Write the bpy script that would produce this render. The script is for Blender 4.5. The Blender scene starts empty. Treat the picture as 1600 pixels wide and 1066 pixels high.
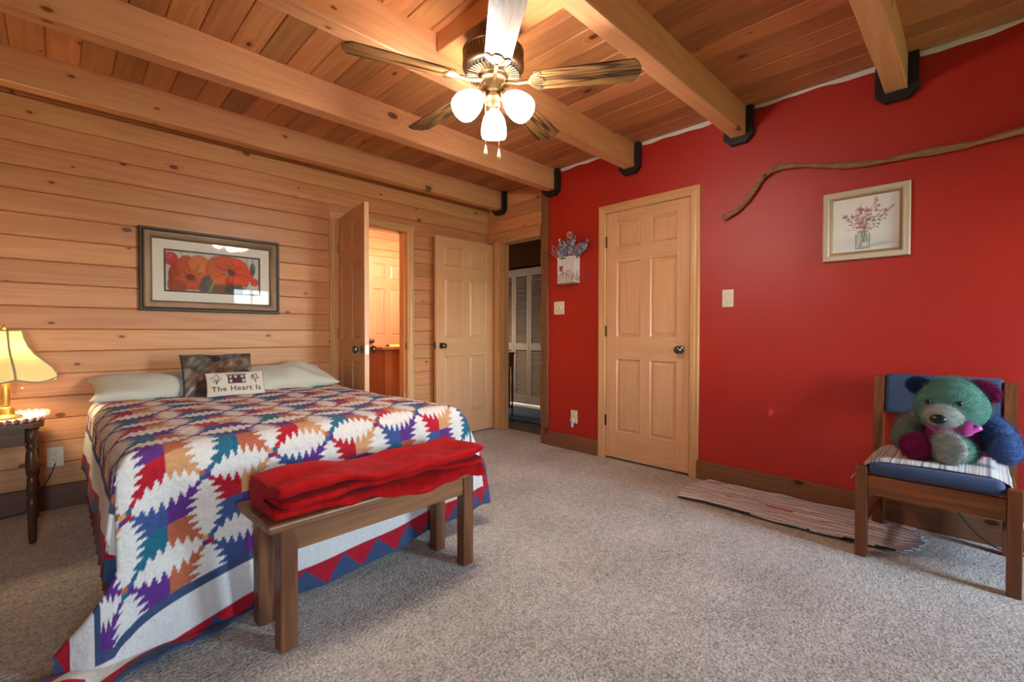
import bpy, bmesh, math, random
import numpy as np
from mathutils import Vector, Matrix, Euler

random.seed(7); RNG = np.random.default_rng(7)
R = math.radians
SC = bpy.context.scene
COL = SC.collection

# ------------------------------------------------------------------ camera
H_CAM = 1.04
yaw, pitch, roll = R(44.58), R(-0.91), R(0.1)
fw = Vector((math.sin(yaw)*math.cos(pitch), math.cos(yaw)*math.cos(pitch), math.sin(pitch)))
rt = Vector((math.cos(yaw), -math.sin(yaw), 0)); up = rt.cross(fw)
rr = rt*math.cos(roll) + up*math.sin(roll); uu = up*math.cos(roll) - rt*math.sin(roll)
cam_d = bpy.data.cameras.new('camera'); cam_d.sensor_width = 36.0; cam_d.lens = 724.0/1600*36; cam_d.clip_start = .02
cam = bpy.data.objects.new('camera', cam_d); COL.objects.link(cam)
cam.matrix_world = Matrix(((rr.x, uu.x, -fw.x, 0), (rr.y, uu.y, -fw.y, 0), (rr.z, uu.z, -fw.z, H_CAM), (0, 0, 0, 1)))
SC.camera = cam

# ------------------------------------------------------------------ room measures
XR, YL, X2, ZC = 3.29, 3.85, 3.42, 2.54      # red wall, plank wall, recessed door wall, ceiling
XW, YB = -1.45, -2.0                         # walls behind the camera
WIN1 = (2.30, 3.00, .50, 1.90)               # window in the rear wall (x0,x1,z0,z1)
WIN_FILL = (-.60, -.15, .75, 1.88)                # unseen extra opening in the rear wall, added for fill light

# ------------------------------------------------------------------ sky, exposure
def S(r, g, b, a=1.0):
    f = lambda c: (c/255/12.92) if c/255 <= .04045 else ((c/255+.055)/1.055)**2.4
    return (f(r), f(g), f(b), a)
world = bpy.data.worlds.new('sky'); SC.world = world; world.use_nodes = True
wn = world.node_tree.nodes; wl = world.node_tree.links
sky = wn.new('ShaderNodeTexSky'); sky.sky_type = 'NISHITA'; sky.sun_disc = False
sky.sun_elevation = R(38); sky.sun_rotation = R(60)
bg = wn['Background']; mxs = wn.new('ShaderNodeMix'); mxs.data_type = 'RGBA'; mxs.inputs[0].default_value = .62; mxs.inputs[7].default_value = (.76, .91, 1.0, 1)   # hazy, half overcast sky
wl.new(sky.outputs[0], mxs.inputs[6]); wl.new(mxs.outputs[2], bg.inputs[0]); bg.inputs[1].default_value = 11.0
vs = SC.view_settings; vs.view_transform = 'Standard'; vs.look = 'None'; vs.exposure = 1.5; vs.gamma = 1.0; vs.use_curve_mapping = False

cy = SC.cycles; cy.max_bounces = 7; cy.diffuse_bounces = 4; cy.glossy_bounces = 3; cy.transmission_bounces = 4; cy.transparent_max_bounces = 8
cy.caustics_reflective = False; cy.caustics_refractive = False; cy.sample_clamp_indirect = 6.0; cy.use_light_tree = True

def portal(name, loc, rot, sx, sy):
    l = bpy.data.lights.new(name, 'AREA'); l.shape = 'RECTANGLE'; l.size = sx; l.size_y = sy; l.cycles.is_portal = True
    o = bpy.data.objects.new(name, l); COL.objects.link(o); o.location = loc; o.rotation_euler = rot
portal('window_portal_rear', ((WIN1[0]+WIN1[1])/2, YB-.02, (WIN1[2]+WIN1[3])/2), (R(90), 0, 0), WIN1[1]-WIN1[0], WIN1[3]-WIN1[2])
portal('fill_window_portal', ((WIN_FILL[0]+WIN_FILL[1])/2, YB-.02, (WIN_FILL[2]+WIN_FILL[3])/2), (R(90), 0, 0), WIN_FILL[1]-WIN_FILL[0], WIN_FILL[3]-WIN_FILL[2])  # guides sky light through the added fill opening
FAN_EMIT = 34.0; LAMP_W = 14.0; BATH_W = 24.0; HALL_W = 9.0

# ------------------------------------------------------------------ materials
def new_mat(name):
    m = bpy.data.materials.new(name); m.use_nodes = True
    return m, m.node_tree.nodes, m.node_tree.links, m.node_tree.nodes['Principled BSDF']
def N(nt, t, **kw):
    n = nt.new(t)
    for k, v in kw.items(): setattr(n, k, v)
    return n
def math_(nodes, links, op, a, b=None, c=None, clamp=False):
    n = nodes.new('ShaderNodeMath'); n.operation = op; n.use_clamp = clamp
    for i, v in enumerate((a, b, c)):
        if v is None: continue
        if isinstance(v, (int, float)): n.inputs[i].default_value = v
        else: links.new(v, n.inputs[i])
    return n.outputs[0]
def mixc(nodes, links, fac, a, b, blend='MIX'):
    n = nodes.new('ShaderNodeMix'); n.data_type = 'RGBA'; n.blend_type = blend
    for s, v in ((n.inputs[0], fac), (n.inputs[6], a), (n.inputs[7], b)):
        if isinstance(v, (int, float)): s.default_value = v
        elif isinstance(v, tuple): s.default_value = v
        else: links.new(v, s)
    return n.outputs[2]
def ramp(nodes, links, fac, stops):
    n = nodes.new('ShaderNodeValToRGB'); e = n.color_ramp.elements
    while len(e) < len(stops): e.new(.5)
    for i, (p, c) in enumerate(stops): e[i].position = p; e[i].color = c
    links.new(fac, n.inputs[0]); return n.outputs[0]
def plain(name, col, rough=.5, metal=0.0, bump=0.0, bscale=200, sheen=0.0, var=0.0, vscale=8, coat=0.0, spec=.5):
    m, nd, lk, p = new_mat(name)
    p.inputs['Base Color'].default_value = col; p.inputs['Roughness'].default_value = rough
    p.inputs['Metallic'].default_value = metal; p.inputs['Specular IOR Level'].default_value = spec
    if sheen: p.inputs['Sheen Weight'].default_value = sheen; p.inputs['Sheen Roughness'].default_value = .4
    if coat: p.inputs['Coat Weight'].default_value = coat; p.inputs['Coat Roughness'].default_value = .15
    tc = nd.new('ShaderNodeTexCoord')
    if var:
        n = nd.new('ShaderNodeTexNoise'); n.inputs['Scale'].default_value = vscale; n.inputs['Detail'].default_value = 5
        lk.new(tc.outputs['Object'], n.inputs['Vector'])
        f = math_(nd, lk, 'MULTIPLY_ADD', n.outputs[0], 2*var, 1-var)
        c = nd.new('ShaderNodeVectorMath'); c.operation = 'SCALE'; c.inputs[0].default_value = col[:3]; lk.new(f, c.inputs['Scale'])
        lk.new(c.outputs[0], p.inputs['Base Color'])
    if bump:
        n = nd.new('ShaderNodeTexNoise'); n.inputs['Scale'].default_value = bscale; n.inputs['Detail'].default_value = 3
        lk.new(tc.outputs['Object'], n.inputs['Vector'])
        b = nd.new('ShaderNodeBump'); b.inputs['Strength'].default_value = bump; b.inputs['Distance'].default_value = .004
        lk.new(n.outputs[0], b.inputs['Height']); lk.new(b.outputs[0], p.inputs['Normal'])
    return m
def wood(name, light, dark, axis='x', knots=.35, tone=.22, rough=.42, grain=1.0, kscale=1.0, knot=None, spec=.4, ring=.45):
    m, nd, lk, p = new_mat(name)
    tc = nd.new('ShaderNodeTexCoord'); oi = nd.new('ShaderNodeObjectInfo')
    off = nd.new('ShaderNodeVectorMath'); off.operation = 'SCALE'; off.inputs[0].default_value = (37.0, 53.0, 71.0); lk.new(oi.outputs['Random'], off.inputs['Scale'])
    add = nd.new('ShaderNodeVectorMath'); add.operation = 'ADD'; lk.new(tc.outputs['Object'], add.inputs[0]); lk.new(off.outputs[0], add.inputs[1])
    def mapped(sl, sc):
        mp = nd.new('ShaderNodeMapping'); mp.inputs['Scale'].default_value = tuple(sl if a == axis else sc for a in 'xyz')
        lk.new(add.outputs[0], mp.inputs[0]); return mp.outputs[0]
    # knots
    # (laid out along the grain and around the board, so that a knot shows on the faces it runs through)
    sx = nd.new('ShaderNodeSeparateXYZ'); lk.new(add.outputs[0], sx.inputs[0]); oth = [sx.outputs[i] for i, a in enumerate('xyz') if a != axis]
    cx = nd.new('ShaderNodeCombineXYZ'); lk.new(math_(nd, lk, 'MULTIPLY', sx.outputs['xyz'.index(axis)], 3.6*kscale), cx.inputs[0]); lk.new(math_(nd, lk, 'MULTIPLY', math_(nd, lk, 'ADD', oth[0], oth[1]), 6.5*kscale), cx.inputs[1])
    vo = nd.new('ShaderNodeTexVoronoi'); vo.voronoi_dimensions = '2D'; vo.inputs['Scale'].default_value = 1.0; lk.new(cx.outputs[0], vo.inputs['Vector'])
    sep = nd.new('ShaderNodeSeparateColor'); lk.new(vo.outputs['Color'], sep.inputs[0])
    has = math_(nd, lk, 'LESS_THAN', sep.outputs[0], knots)
    size = math_(nd, lk, 'MULTIPLY_ADD', math_(nd, lk, 'POWER', sep.outputs[1], 2.0), .075, .032)
    kd = math_(nd, lk, 'DIVIDE', vo.outputs['Distance'], size)
    kmask = math_(nd, lk, 'MULTIPLY', math_(nd, lk, 'SUBTRACT', 1.15, kd, clamp=True), has)
    kmask = math_(nd, lk, 'MULTIPLY', kmask, 3.0, clamp=True)
    halo = math_(nd, lk, 'MULTIPLY', math_(nd, lk, 'MULTIPLY_ADD', kd, -.36, 1.0, clamp=True), has)
    # grain
    n1 = nd.new('ShaderNodeTexNoise'); n1.inputs['Scale'].default_value = 1.0; n1.inputs['Detail'].default_value = 4; n1.inputs['Distortion'].default_value = .5
    lk.new(mapped(.55*grain, 9*grain), n1.inputs['Vector'])
    h = math_(nd, lk, 'MULTIPLY_ADD', halo, .35, n1.outputs[0])
    rings = math_(nd, lk, 'SINE', math_(nd, lk, 'MULTIPLY', h, 42.0))
    rings = math_(nd, lk, 'MULTIPLY_ADD', rings, .5, .5)
    n2 = nd.new('ShaderNodeTexNoise'); n2.inputs['Scale'].default_value = 1.0; n2.inputs['Detail'].default_value = 3
    lk.new(mapped(2.5*grain, 120*grain), n2.inputs['Vector'])
    n3 = nd.new('ShaderNodeTexNoise'); n3.inputs['Scale'].default_value = 1.0; n3.inputs['Detail'].default_value = 2
    lk.new(mapped(.5, 3), n3.inputs['Vector'])
    f = math_(nd, lk, 'MULTIPLY_ADD', rings, ring*.55, math_(nd, lk, 'MULTIPLY', n2.outputs[0], .35))
    f = math_(nd, lk, 'MULTIPLY_ADD', n3.outputs[0], .55, math_(nd, lk, 'SUBTRACT', f, .22), clamp=True)
    base = mixc(nd, lk, f, light, dark)
    kc = knot or (dark[0]*.28, dark[1]*.2, dark[2]*.16, 1)
    base = mixc(nd, lk, math_(nd, lk, 'MULTIPLY', halo, .45), base, (dark[0]*.8, dark[1]*.66, dark[2]*.55, 1))
    base = mixc(nd, lk, math_(nd, lk, 'MULTIPLY', kmask, .9), base, kc)
    hs = nd.new('ShaderNodeHueSaturation'); lk.new(base, hs.inputs['Color'])
    lk.new(math_(nd, lk, 'MULTIPLY_ADD', oi.outputs['Random'], tone, 1-tone*.55), hs.inputs['Value'])
    r2 = math_(nd, lk, 'FRACT', math_(nd, lk, 'MULTIPLY', oi.outputs['Random'], 17.31))
    lk.new(math_(nd, lk, 'MULTIPLY_ADD', r2, .011*min(1, tone*4), .4945+.0055*(1-min(1, tone*4))), hs.inputs['Hue'])
    lk.new(hs.outputs[0], p.inputs['Base Color'])
    p.inputs['Roughness'].default_value = rough; p.inputs['Specular IOR Level'].default_value = spec
    b = nd.new('ShaderNodeBump'); b.inputs['Strength'].default_value = .12; b.inputs['Distance'].default_value = .002
    lk.new(f, b.inputs['Height']); lk.new(b.outputs[0], p.inputs['Normal'])
    return m
def painted(name, rough=.7, bump=0.0, bscale=120, sheen=0.0, spec=.3, quilting=False):
    m, nd, lk, p = new_mat(name)
    at = nd.new('ShaderNodeVertexColor'); at.layer_name = 'Col'
    lk.new(at.outputs[0], p.inputs['Base Color']); p.inputs['Roughness'].default_value = rough; p.inputs['Specular IOR Level'].default_value = spec
    if sheen: p.inputs['Sheen Weight'].default_value = sheen
    if bump:
        uvn = nd.new('ShaderNodeTexCoord')
        n = nd.new('ShaderNodeTexNoise'); n.inputs['Scale'].default_value = bscale; n.inputs['Detail'].default_value = 4; lk.new(uvn.outputs['Object'], n.inputs['Vector'])
        b = nd.new('ShaderNodeBump'); b.inputs['Strength'].default_value = bump; b.inputs['Distance'].default_value = .010
        lk.new(n.outputs[0], b.inputs['Height']); lk.new(b.outputs[0], p.inputs['Normal'])
    return m
def carpet_mat():
    m, nd, lk, p = new_mat('carpet')
    tc = nd.new('ShaderNodeTexCoord')
    def nz(s, d=3, r=.6):
        n = nd.new('ShaderNodeTexNoise'); n.inputs['Scale'].default_value = s; n.inputs['Detail'].default_value = d; n.inputs['Roughness'].default_value = r
        lk.new(tc.outputs['Object'], n.inputs['Vector']); return n.outputs[0]
    fine = nz(95, 2); mid = nz(30, 4); big = nz(2.2, 4, .55)
    f = math_(nd, lk, 'MULTIPLY_ADD', fine, .75, math_(nd, lk, 'MULTIPLY', mid, .45))
    c = ramp(nd, lk, f, [(.40, S(92, 87, 77)), (.55, S(168, 160, 143)), (.70, S(222, 215, 199))])
    c = mixc(nd, lk, .35, c, ramp(nd, lk, big, [(.34, S(150, 141, 123)), (.66, S(220, 213, 196))]))
    lk.new(c, p.inputs['Base Color']); p.inputs['Roughness'].default_value = .95; p.inputs['Specular IOR Level'].default_value = .1
    p.inputs['Sheen Weight'].default_value = .15
    b = nd.new('ShaderNodeBump'); b.inputs['Strength'].default_value = .9; b.inputs['Distance'].default_value = .012
    lk.new(f, b.inputs['Height']); lk.new(b.outputs[0], p.inputs['Normal'])
    return m
def glass_mat(name, tint=(1, 1, 1, 1), refl=.07):
    m, nd, lk, p = new_mat(name); nd.remove(p)
    tr = nd.new('ShaderNodeBsdfTransparent'); tr.inputs[0].default_value = tint
    gl = nd.new('ShaderNodeBsdfGlossy'); gl.inputs['Roughness'].default_value = .01
    fr = nd.new('ShaderNodeFresnel'); fr.inputs[0].default_value = 1.38
    mx = nd.new('ShaderNodeMixShader'); f = math_(nd, lk, 'MULTIPLY_ADD', fr.outputs[0], refl/.05, 0.0, clamp=True)
    lk.new(f, mx.inputs[0]); lk.new(tr.outputs[0], mx.inputs[1]); lk.new(gl.outputs[0], mx.inputs[2])
    lk.new(mx.outputs[0], nd['Material Output'].inputs[0]); return m
def emit_mat(name, col, strength):
    m, nd, lk, p = new_mat(name)
    p.inputs['Base Color'].default_value = (.9, .9, .88, 1); p.inputs['Roughness'].default_value = .3
    p.inputs['Emission Color'].default_value = col; p.inputs['Emission Strength'].default_value = strength
    return m
def shade_mat():
    m, nd, lk, p = new_mat('shade_cloth'); nd.remove(p)
    d = nd.new('ShaderNodeBsdfDiffuse'); d.inputs[0].default_value = S(240, 222, 160)
    t = nd.new('ShaderNodeBsdfTranslucent'); t.inputs[0].default_value = S(250, 224, 150)
    mx = nd.new('ShaderNodeMixShader'); mx.inputs[0].default_value = .085
    lk.new(d.outputs[0], mx.inputs[1]); lk.new(t.outputs[0], mx.inputs[2]); lk.new(mx.outputs[0], nd['Material Output'].inputs[0]); return m

M = {}
PL, PD = S(222, 163, 110), S(182, 110, 66)
M['wall_x'] = wood('plank_wall_wood', PL, PD, 'x', .30, .28)
M['wall_y'] = wood('plank_wall_wood_side', PL, PD, 'y', .32, .24)
M['ceil'] = wood('ceiling_plank_wood', S(208, 144, 90), S(146, 80, 42), 'y', .16, .58)
M['beam_x'] = wood('beam_wood', S(226, 166, 118), S(194, 125, 82), 'x', .42, .10, kscale=.66)
M['beam_y'] = wood('header_wood', S(222, 164, 104), S(186, 120, 70), 'y', .2, .10)
DL, DD = S(230, 180, 134), S(206, 146, 99)
M['door_v'] = wood('door_pine', DL, DD, 'z', 0, .06, .35, ring=.35)
M['door_h'] = wood('door_pine_rail', DL, S(202, 148, 94), 'x', 0, .06, .35, ring=.4)
M['case_z'] = wood('casing_pine', S(226, 178, 122), S(196, 140, 88), 'z', 0, .06, .35)
M['case_y'] = wood('casing_pine_head', S(226, 178, 122), S(196, 140, 88), 'y', 0, .06, .35)
M['case_x'] = wood('casing_pine_side_head', S(226, 178, 122), S(196, 140, 88), 'x', 0, .06, .35)
M['base_y'] = wood('baseboard_wood', S(140, 94, 62), S(96, 60, 38), 'y', .15, .12)
M['base_x'] = wood('baseboard_wood_dark', S(124, 82, 56), S(84, 54, 38), 'x', .2, .12)
M['post'] = wood('post_wood', S(142, 94, 62), S(96, 58, 36), 'z', .5, .05, kscale=1.2)
M['bench_x'] = wood('bench_top_wood', S(156, 106, 68), S(92, 56, 34), 'x', .1, .06, .35, ring=.8)
M['bench_z'] = wood('bench_leg_wood', S(140, 88, 54), S(70, 40, 24), 'z', .1, .08, .35, ring=.9)
M['oak_z'] = wood('chair_oak', S(138, 82, 44), S(82, 44, 22), 'z', 0, .08, .35, ring=.7)
M['oak_y'] = wood('chair_oak_rail', S(150, 88, 44), S(82, 44, 20), 'y', 0, .08, .35, ring=.8)
M['oak_x'] = wood('chair_oak_side', S(138, 82, 44), S(82, 44, 22), 'x', 0, .08, .35, ring=.7)
M['dark_z'] = wood('walnut_turned', S(84, 52, 34), S(48, 28, 18), 'z', 0, .05, .3)
M['dark_x'] = wood('walnut_top', S(104, 68, 44), S(66, 40, 26), 'x', 0, .05, .3)
M['fan_x'] = wood('fan_blade_oak', S(142, 102, 58), S(44, 29, 16), 'x', 0, .12, .35, ring=1.5, grain=1.9)
M['bath_v'] = wood('cabinet_cedar', S(178, 112, 66), S(140, 78, 42), 'z', .12, .1)
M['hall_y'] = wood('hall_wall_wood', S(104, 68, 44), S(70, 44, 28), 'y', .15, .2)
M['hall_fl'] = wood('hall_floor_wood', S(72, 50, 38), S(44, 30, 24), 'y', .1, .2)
M['branch'] = wood('vine_wood', S(172, 124, 88), S(110, 72, 48), 'y', .2, .05, .8, grain=3, ring=.8)
M['red'] = plain('red_paint', S(174, 27, 8), .5, bump=.12, bscale=260, var=.03, vscale=3, spec=.6)
M['white_trim'] = plain('white_caulk', S(236, 232, 224), .6, bump=.3, bscale=60)
M['carpet'] = carpet_mat()
M['black'] = plain('black_iron', S(20, 19, 20), .5, bump=.25, bscale=90, var=.3)
M['brass'] = plain('antique_brass', S(150, 126, 92), .34, .9, var=.15, vscale=30)
M['brass_dark'] = plain('aged_bronze', S(104, 76, 50), .38, .85, var=.2, vscale=25)
M['nickel'] = plain('aged_nickel', S(120, 110, 98), .25, .95, var=.1)
M['ivory'] = plain('ivory_plastic', S(232, 222, 192), .35, var=.02)
M['slot'] = plain('slot_dark', S(54, 48, 40), .5)
M['clear'] = plain('clear_plastic', S(214, 208, 224), .1, spec=.8)
M['glass'] = glass_mat('picture_glass', refl=.012)
M['pane'] = glass_mat('window_glass', refl=.04)
M['globe'] = emit_mat('lit_frosted_glass', (1.0, .90, .81, 1), FAN_EMIT)
M['bulb'] = emit_mat('lit_bulb', (1.0, .78, .5, 1), 3.0)
M['shade'] = shade_mat()
M['shade_trim'] = plain('shade_braid', S(168, 146, 116), .8)
M['lamp_brass'] = plain('lamp_brass', S(190, 146, 78), .35, .8, var=.1)
M['sage'] = plain('sage_cotton', S(196, 195, 178), .85, bump=.15, bscale=60, sheen=.2, var=.05)
M['blue'] = plain('blue_upholstery', S(58, 74, 104), .9, bump=.5, bscale=320, sheen=.08, var=.22, vscale=160)
M['bred'] = plain('red_fleece', S(164, 6, 6), .8, bump=1.0, bscale=150, var=.5, vscale=22, spec=.15, sheen=.04)  # patchy lighter red paints in the highlights of the fleece
M['print'] = painted('printed_paper', .7)
M['print_cloth'] = painted('woven_print', .9, .4, 220, sheen=.2)
M['quilt'] = painted('pieced_cotton', .9, 1.0, 30, sheen=.05)
M['mat_board'] = plain('mat_board', S(226, 220, 208), .8, bump=.1)
M['frame_bronze'] = plain('bronze_frame', S(104, 78, 54), .4, .35, var=.2, vscale=40)
M['frame_dark'] = plain('dark_frame_edge', S(44, 30, 22), .45)
M['frame_cream'] = plain('cream_frame', S(206, 190, 168), .5, var=.08, vscale=60)
M['frame_gold'] = plain('gold_bead', S(168, 138, 94), .45, .3)
M['louver'] = plain('louver_paint', S(206, 186, 166), .5, var=.05)
M['hall_rug'] = plain('blue_rag_rug', S(116, 146, 170), .95, bump=.8, bscale=40, var=.5, vscale=22)
M['linen'] = plain('mattress_linen', S(222, 216, 204), .9, bump=.1)
M['fringe'] = plain('maroon_dust_ruffle', S(120, 62, 58), .9, bump=.4, bscale=60, var=.2)
M['tan_dark'] = plain('rear_wall_paint', S(196, 158, 118), .8)
M['towel'] = plain('green_towel', S(196, 206, 92), .9, bump=.5)
M['cord'] = plain('brown_cord', S(66, 52, 44), .6)
M['pull'] = plain('ivory_pull', S(236, 214, 160), .4)
M['chain'] = plain('brass_chain', S(214, 180, 120), .35, .7)
def plush(n, c): return plain(n, c, .95, bump=.9, bscale=190, sheen=.08, var=.3, vscale=40, spec=.15)
M['p_green'] = plush('plush_green', S(82, 124, 108)); M['p_olive'] = plush('plush_olive', S(106, 114, 98)); M['p_grey'] = plush('plush_grey', S(158, 162, 152))
M['p_blue'] = plush('plush_blue', S(58, 80, 122)); M['p_navy'] = plush('plush_navy', S(38, 52, 84)); M['p_maroon'] = plush('plush_maroon', S(128, 22, 76)); M['p_plum'] = plush('plush_plum', S(156, 44, 122))
M['bow'] = plain('pink_satin', S(184, 66, 146), .3, sheen=.2); M['nose'] = plain('black_nose', S(18, 15, 18), .35)

# ------------------------------------------------------------------ mesh helpers
class B:
    def __init__(s): s.v = []; s.f = []
    def add(s, v, f):
        o = len(s.v); s.v += [tuple(p) for p in v]; s.f += [tuple(i+o for i in q) for q in f]; return s
    def box(s, x0, x1, y0, y1, z0, z1):
        return s.add([(x, y, z) for x in (x0, x1) for y in (y0, y1) for z in (z0, z1)],
                     [(0, 1, 3, 2), (4, 6, 7, 5), (0, 4, 5, 1), (2, 3, 7, 6), (0, 2, 6, 4), (1, 5, 7, 3)])
    def rbox(s, x0, x1, y0, y1, z0, z1, bev=.004, seg=1):
        bm = bmesh.new(); bmesh.ops.create_cube(bm, size=1)
        for v in bm.verts: v.co = Vector(((x0+x1)/2+v.co.x*(x1-x0), (y0+y1)/2+v.co.y*(y1-y0), (z0+z1)/2+v.co.z*(z1-z0)))
        bmesh.ops.bevel(bm, geom=bm.edges[:], offset=bev, segments=seg, profile=.5, affect='EDGES')
        bm.verts.index_update(); s.add([v.co[:] for v in bm.verts], [[v.index for v in f.verts] for f in bm.faces]); bm.free(); return s
    def grid(s, P, close_u=False, close_v=False):
        nu, nv = len(P), len(P[0]); o = len(s.v)
        for r in P: s.v += [tuple(p) for p in r]
        for i in range(nu if close_u else nu-1):
            for j in range(nv if close_v else nv-1):
                a, b = i, (i+1) % nu; c, d = j, (j+1) % nv
                s.f.append((o+a*nv+c, o+b*nv+c, o+b*nv+d, o+a*nv+d))
        return s
    def lathe(s, prof, n=24, c=(0, 0, 0), cap=True):
        P = [[(c[0]+r*math.cos(2*math.pi*k/n), c[1]+r*math.sin(2*math.pi*k/n), c[2]+z) for k in range(n)] for r, z in prof]
        o = len(s.v); s.grid(P, close_v=True)
        if cap:
            s.f.append(tuple(o+k for k in range(n))[::-1]); s.f.append(tuple(o+(len(prof)-1)*n+k for k in range(n)))
        return s
    def tube(s, pts, rad, n=8, cap=True):
        pts = [Vector(p) for p in pts]; m = len(pts); rad = rad if isinstance(rad, (list, tuple)) else [rad]*m
        t = (pts[1]-pts[0]).normalized(); ref = Vector((0, 0, 1)) if abs(t.z) < .9 else Vector((1, 0, 0))
        nrm = t.cross(ref).normalized(); P = []
        for i in range(m):
            t = (pts[min(i+1, m-1)]-pts[max(i-1, 0)]).normalized()
            nrm = (nrm - t*nrm.dot(t)).normalized(); bi = t.cross(nrm)
            P.append([pts[i]+(nrm*math.cos(2*math.pi*k/n)+bi*math.sin(2*math.pi*k/n))*rad[i] for k in range(n)])
        o = len(s.v); s.grid(P, close_v=True)
        if cap: s.f.append(tuple(o+k for k in range(n))[::-1]); s.f.append(tuple(o+(m-1)*n+k for k in range(n)))
        return s
    def prism(s, poly, d, plane='yz', a=0.0):   # extrude polygon along the third axis from a to a+d
        n = len(poly)
        def p(q, t): return {'yz': (t, q[0], q[1]), 'xz': (q[0], t, q[1]), 'xy': (q[0], q[1], t)}[plane]
        return s.add([p(q, a) for q in poly]+[p(q, a+d) for q in poly],
                     [tuple(range(n))[::-1], tuple(range(n, 2*n))]+[(i, (i+1) % n, n+(i+1) % n, n+i) for i in range(n)])
    def ell(s, c, r, n=20, m=14, rot=None, warp=None):
        P = []
        for i in range(m+1):
            th = math.pi*i/m; row = []
            for k in range(n):
                q = Vector((math.sin(th)*math.cos(2*math.pi*k/n), math.sin(th)*math.sin(2*math.pi*k/n), math.cos(th)))
                if warp: q = warp(q)
                q = Vector((q.x*r[0], q.y*r[1], q.z*r[2]))
                if rot: q = rot @ q
                row.append(Vector(c)+q)
            P.append(row)
        return s.grid(P, close_v=True)
def mesh_of(b, name, smooth=False):
    me = bpy.data.meshes.new(name); me.from_pydata([tuple(p) for p in b.v], [], b.f); me.update()
    bm = bmesh.new(); bm.from_mesh(me); bmesh.ops.remove_doubles(bm, verts=bm.verts, dist=1e-6); bmesh.ops.recalc_face_normals(bm, faces=bm.faces); bm.to_mesh(me); bm.free()
    if smooth:
        for p in me.polygons: p.use_smooth = True
    return me
def mk(name, b, mat, parent=None, loc=None, rot=None, smooth=False, auto=None):
    me = b if isinstance(b, bpy.types.Mesh) else mesh_of(b, name, smooth or bool(auto))
    o = bpy.data.objects.new(name, me); COL.objects.link(o)
    if mat is not None and not me.materials: me.materials.append(M[mat] if isinstance(mat, str) else mat)
    if parent: o.parent = parent
    if loc: o.location = loc
    if rot: o.rotation_euler = rot
    if auto:
        try: me.set_sharp_from_angle(angle=R(auto))
        except Exception: pass
    return o
def tag(o, label, cat, group=None):
    o['label'] = label; o['category'] = cat
    if group: o['group'] = group
    return o
def thing(name, label, cat, loc=(0, 0, 0), rotz=0, group=None):
    o = bpy.data.objects.new(name, None); COL.objects.link(o); o.empty_display_size = .1
    o.location = loc; o.rotation_euler = (0, 0, rotz); return tag(o, label, cat, group)
def struct(o, label=None):
    o['kind'] = 'structure'
    if label: o['label'] = label
    return o
def subsurf(o, lv=1):
    m = o.modifiers.new('smooth', 'SUBSURF'); m.levels = lv; m.render_levels = lv; return o
def srgb_arr(a):
    a = np.asarray(a, float)/255; return np.where(a <= .04045, a/12.92, ((a+.055)/1.055)**2.4)
def grid_mesh(name, P, C=None, smooth=True):      # P (nu,nv,3), C (nu,nv,3) sRGB 0..255
    nu, nv = P.shape[:2]; me = bpy.data.meshes.new(name)
    idx = np.arange(nu*nv).reshape(nu, nv)
    q = np.stack([idx[:-1, :-1], idx[1:, :-1], idx[1:, 1:], idx[:-1, 1:]], -1).reshape(-1, 4)
    me.vertices.add(nu*nv); me.vertices.foreach_set('co', P.reshape(-1).astype(np.float32))
    me.loops.add(q.size); me.loops.foreach_set('vertex_index', q.reshape(-1).astype(np.int32))
    me.polygons.add(len(q)); me.polygons.foreach_set('loop_start', (np.arange(len(q))*4).astype(np.int32))
    me.update(calc_edges=True)
    me.polygons.foreach_set('use_smooth', np.full(len(q), smooth))
    if C is not None:
        ca = me.color_attributes.new('Col', 'FLOAT_COLOR', 'POINT'); c4 = np.ones((nu*nv, 4), np.float32); c4[:, :3] = srgb_arr(C).reshape(-1, 3)
        ca.data.foreach_set('color', c4.reshape(-1))
    me.validate(); me.update(); return me
class Canvas:      # a flat print, painted as point colours on a grid
    def __init__(s, w, h, col):
        s.w, s.h = w, h; s.a = np.zeros((h, w, 3)); s.a[:] = col
        s.Y, s.X = np.mgrid[0:h, 0:w]; s.X = (s.X+.5)/w; s.Y = (s.Y+.5)/h; s.ar = w/h
    def put(s, m, col, al=1.0):
        m = np.clip(m, 0, 1)[..., None]*al; s.a = s.a*(1-m)+np.array(col, float)*m
    def ell(s, cx, cy, rx, ry, rot, col, al=1.0, soft=.15):
        dx = (s.X-cx)*s.ar; dy = s.Y-cy; c, n = math.cos(rot), math.sin(rot)
        d = np.sqrt(((dx*c+dy*n)/rx)**2+((-dx*n+dy*c)/ry)**2); s.put((1-d)/soft+.5, col, al)
    def line(s, pts, wd, col, al=1.0):
        for (x0, y0), (x1, y1) in zip(pts[:-1], pts[1:]):
            ax, ay = (s.X-x0)*s.ar, s.Y-y0; bx, by = (x1-x0)*s.ar, y1-y0
            t = np.clip((ax*bx+ay*by)/(bx*bx+by*by+1e-9), 0, 1); d = np.hypot(ax-t*bx, ay-t*by)
            s.put((wd-d)/(wd*.6)+.5, col, al)
    def noise(s, amp):
        s.a = np.clip(s.a+RNG.normal(0, amp, s.a.shape[:2])[..., None], 0, 255)
    def mesh(s, name, fn):   # fn(X in 0..1 left-right, Y in 0..1 top-bottom) -> (x,y,z)
        x, y, z = fn(s.X, s.Y); return grid_mesh(name, np.stack([x+0*s.X, y+0*s.X, z+0*s.X], -1), s.a)
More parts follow.
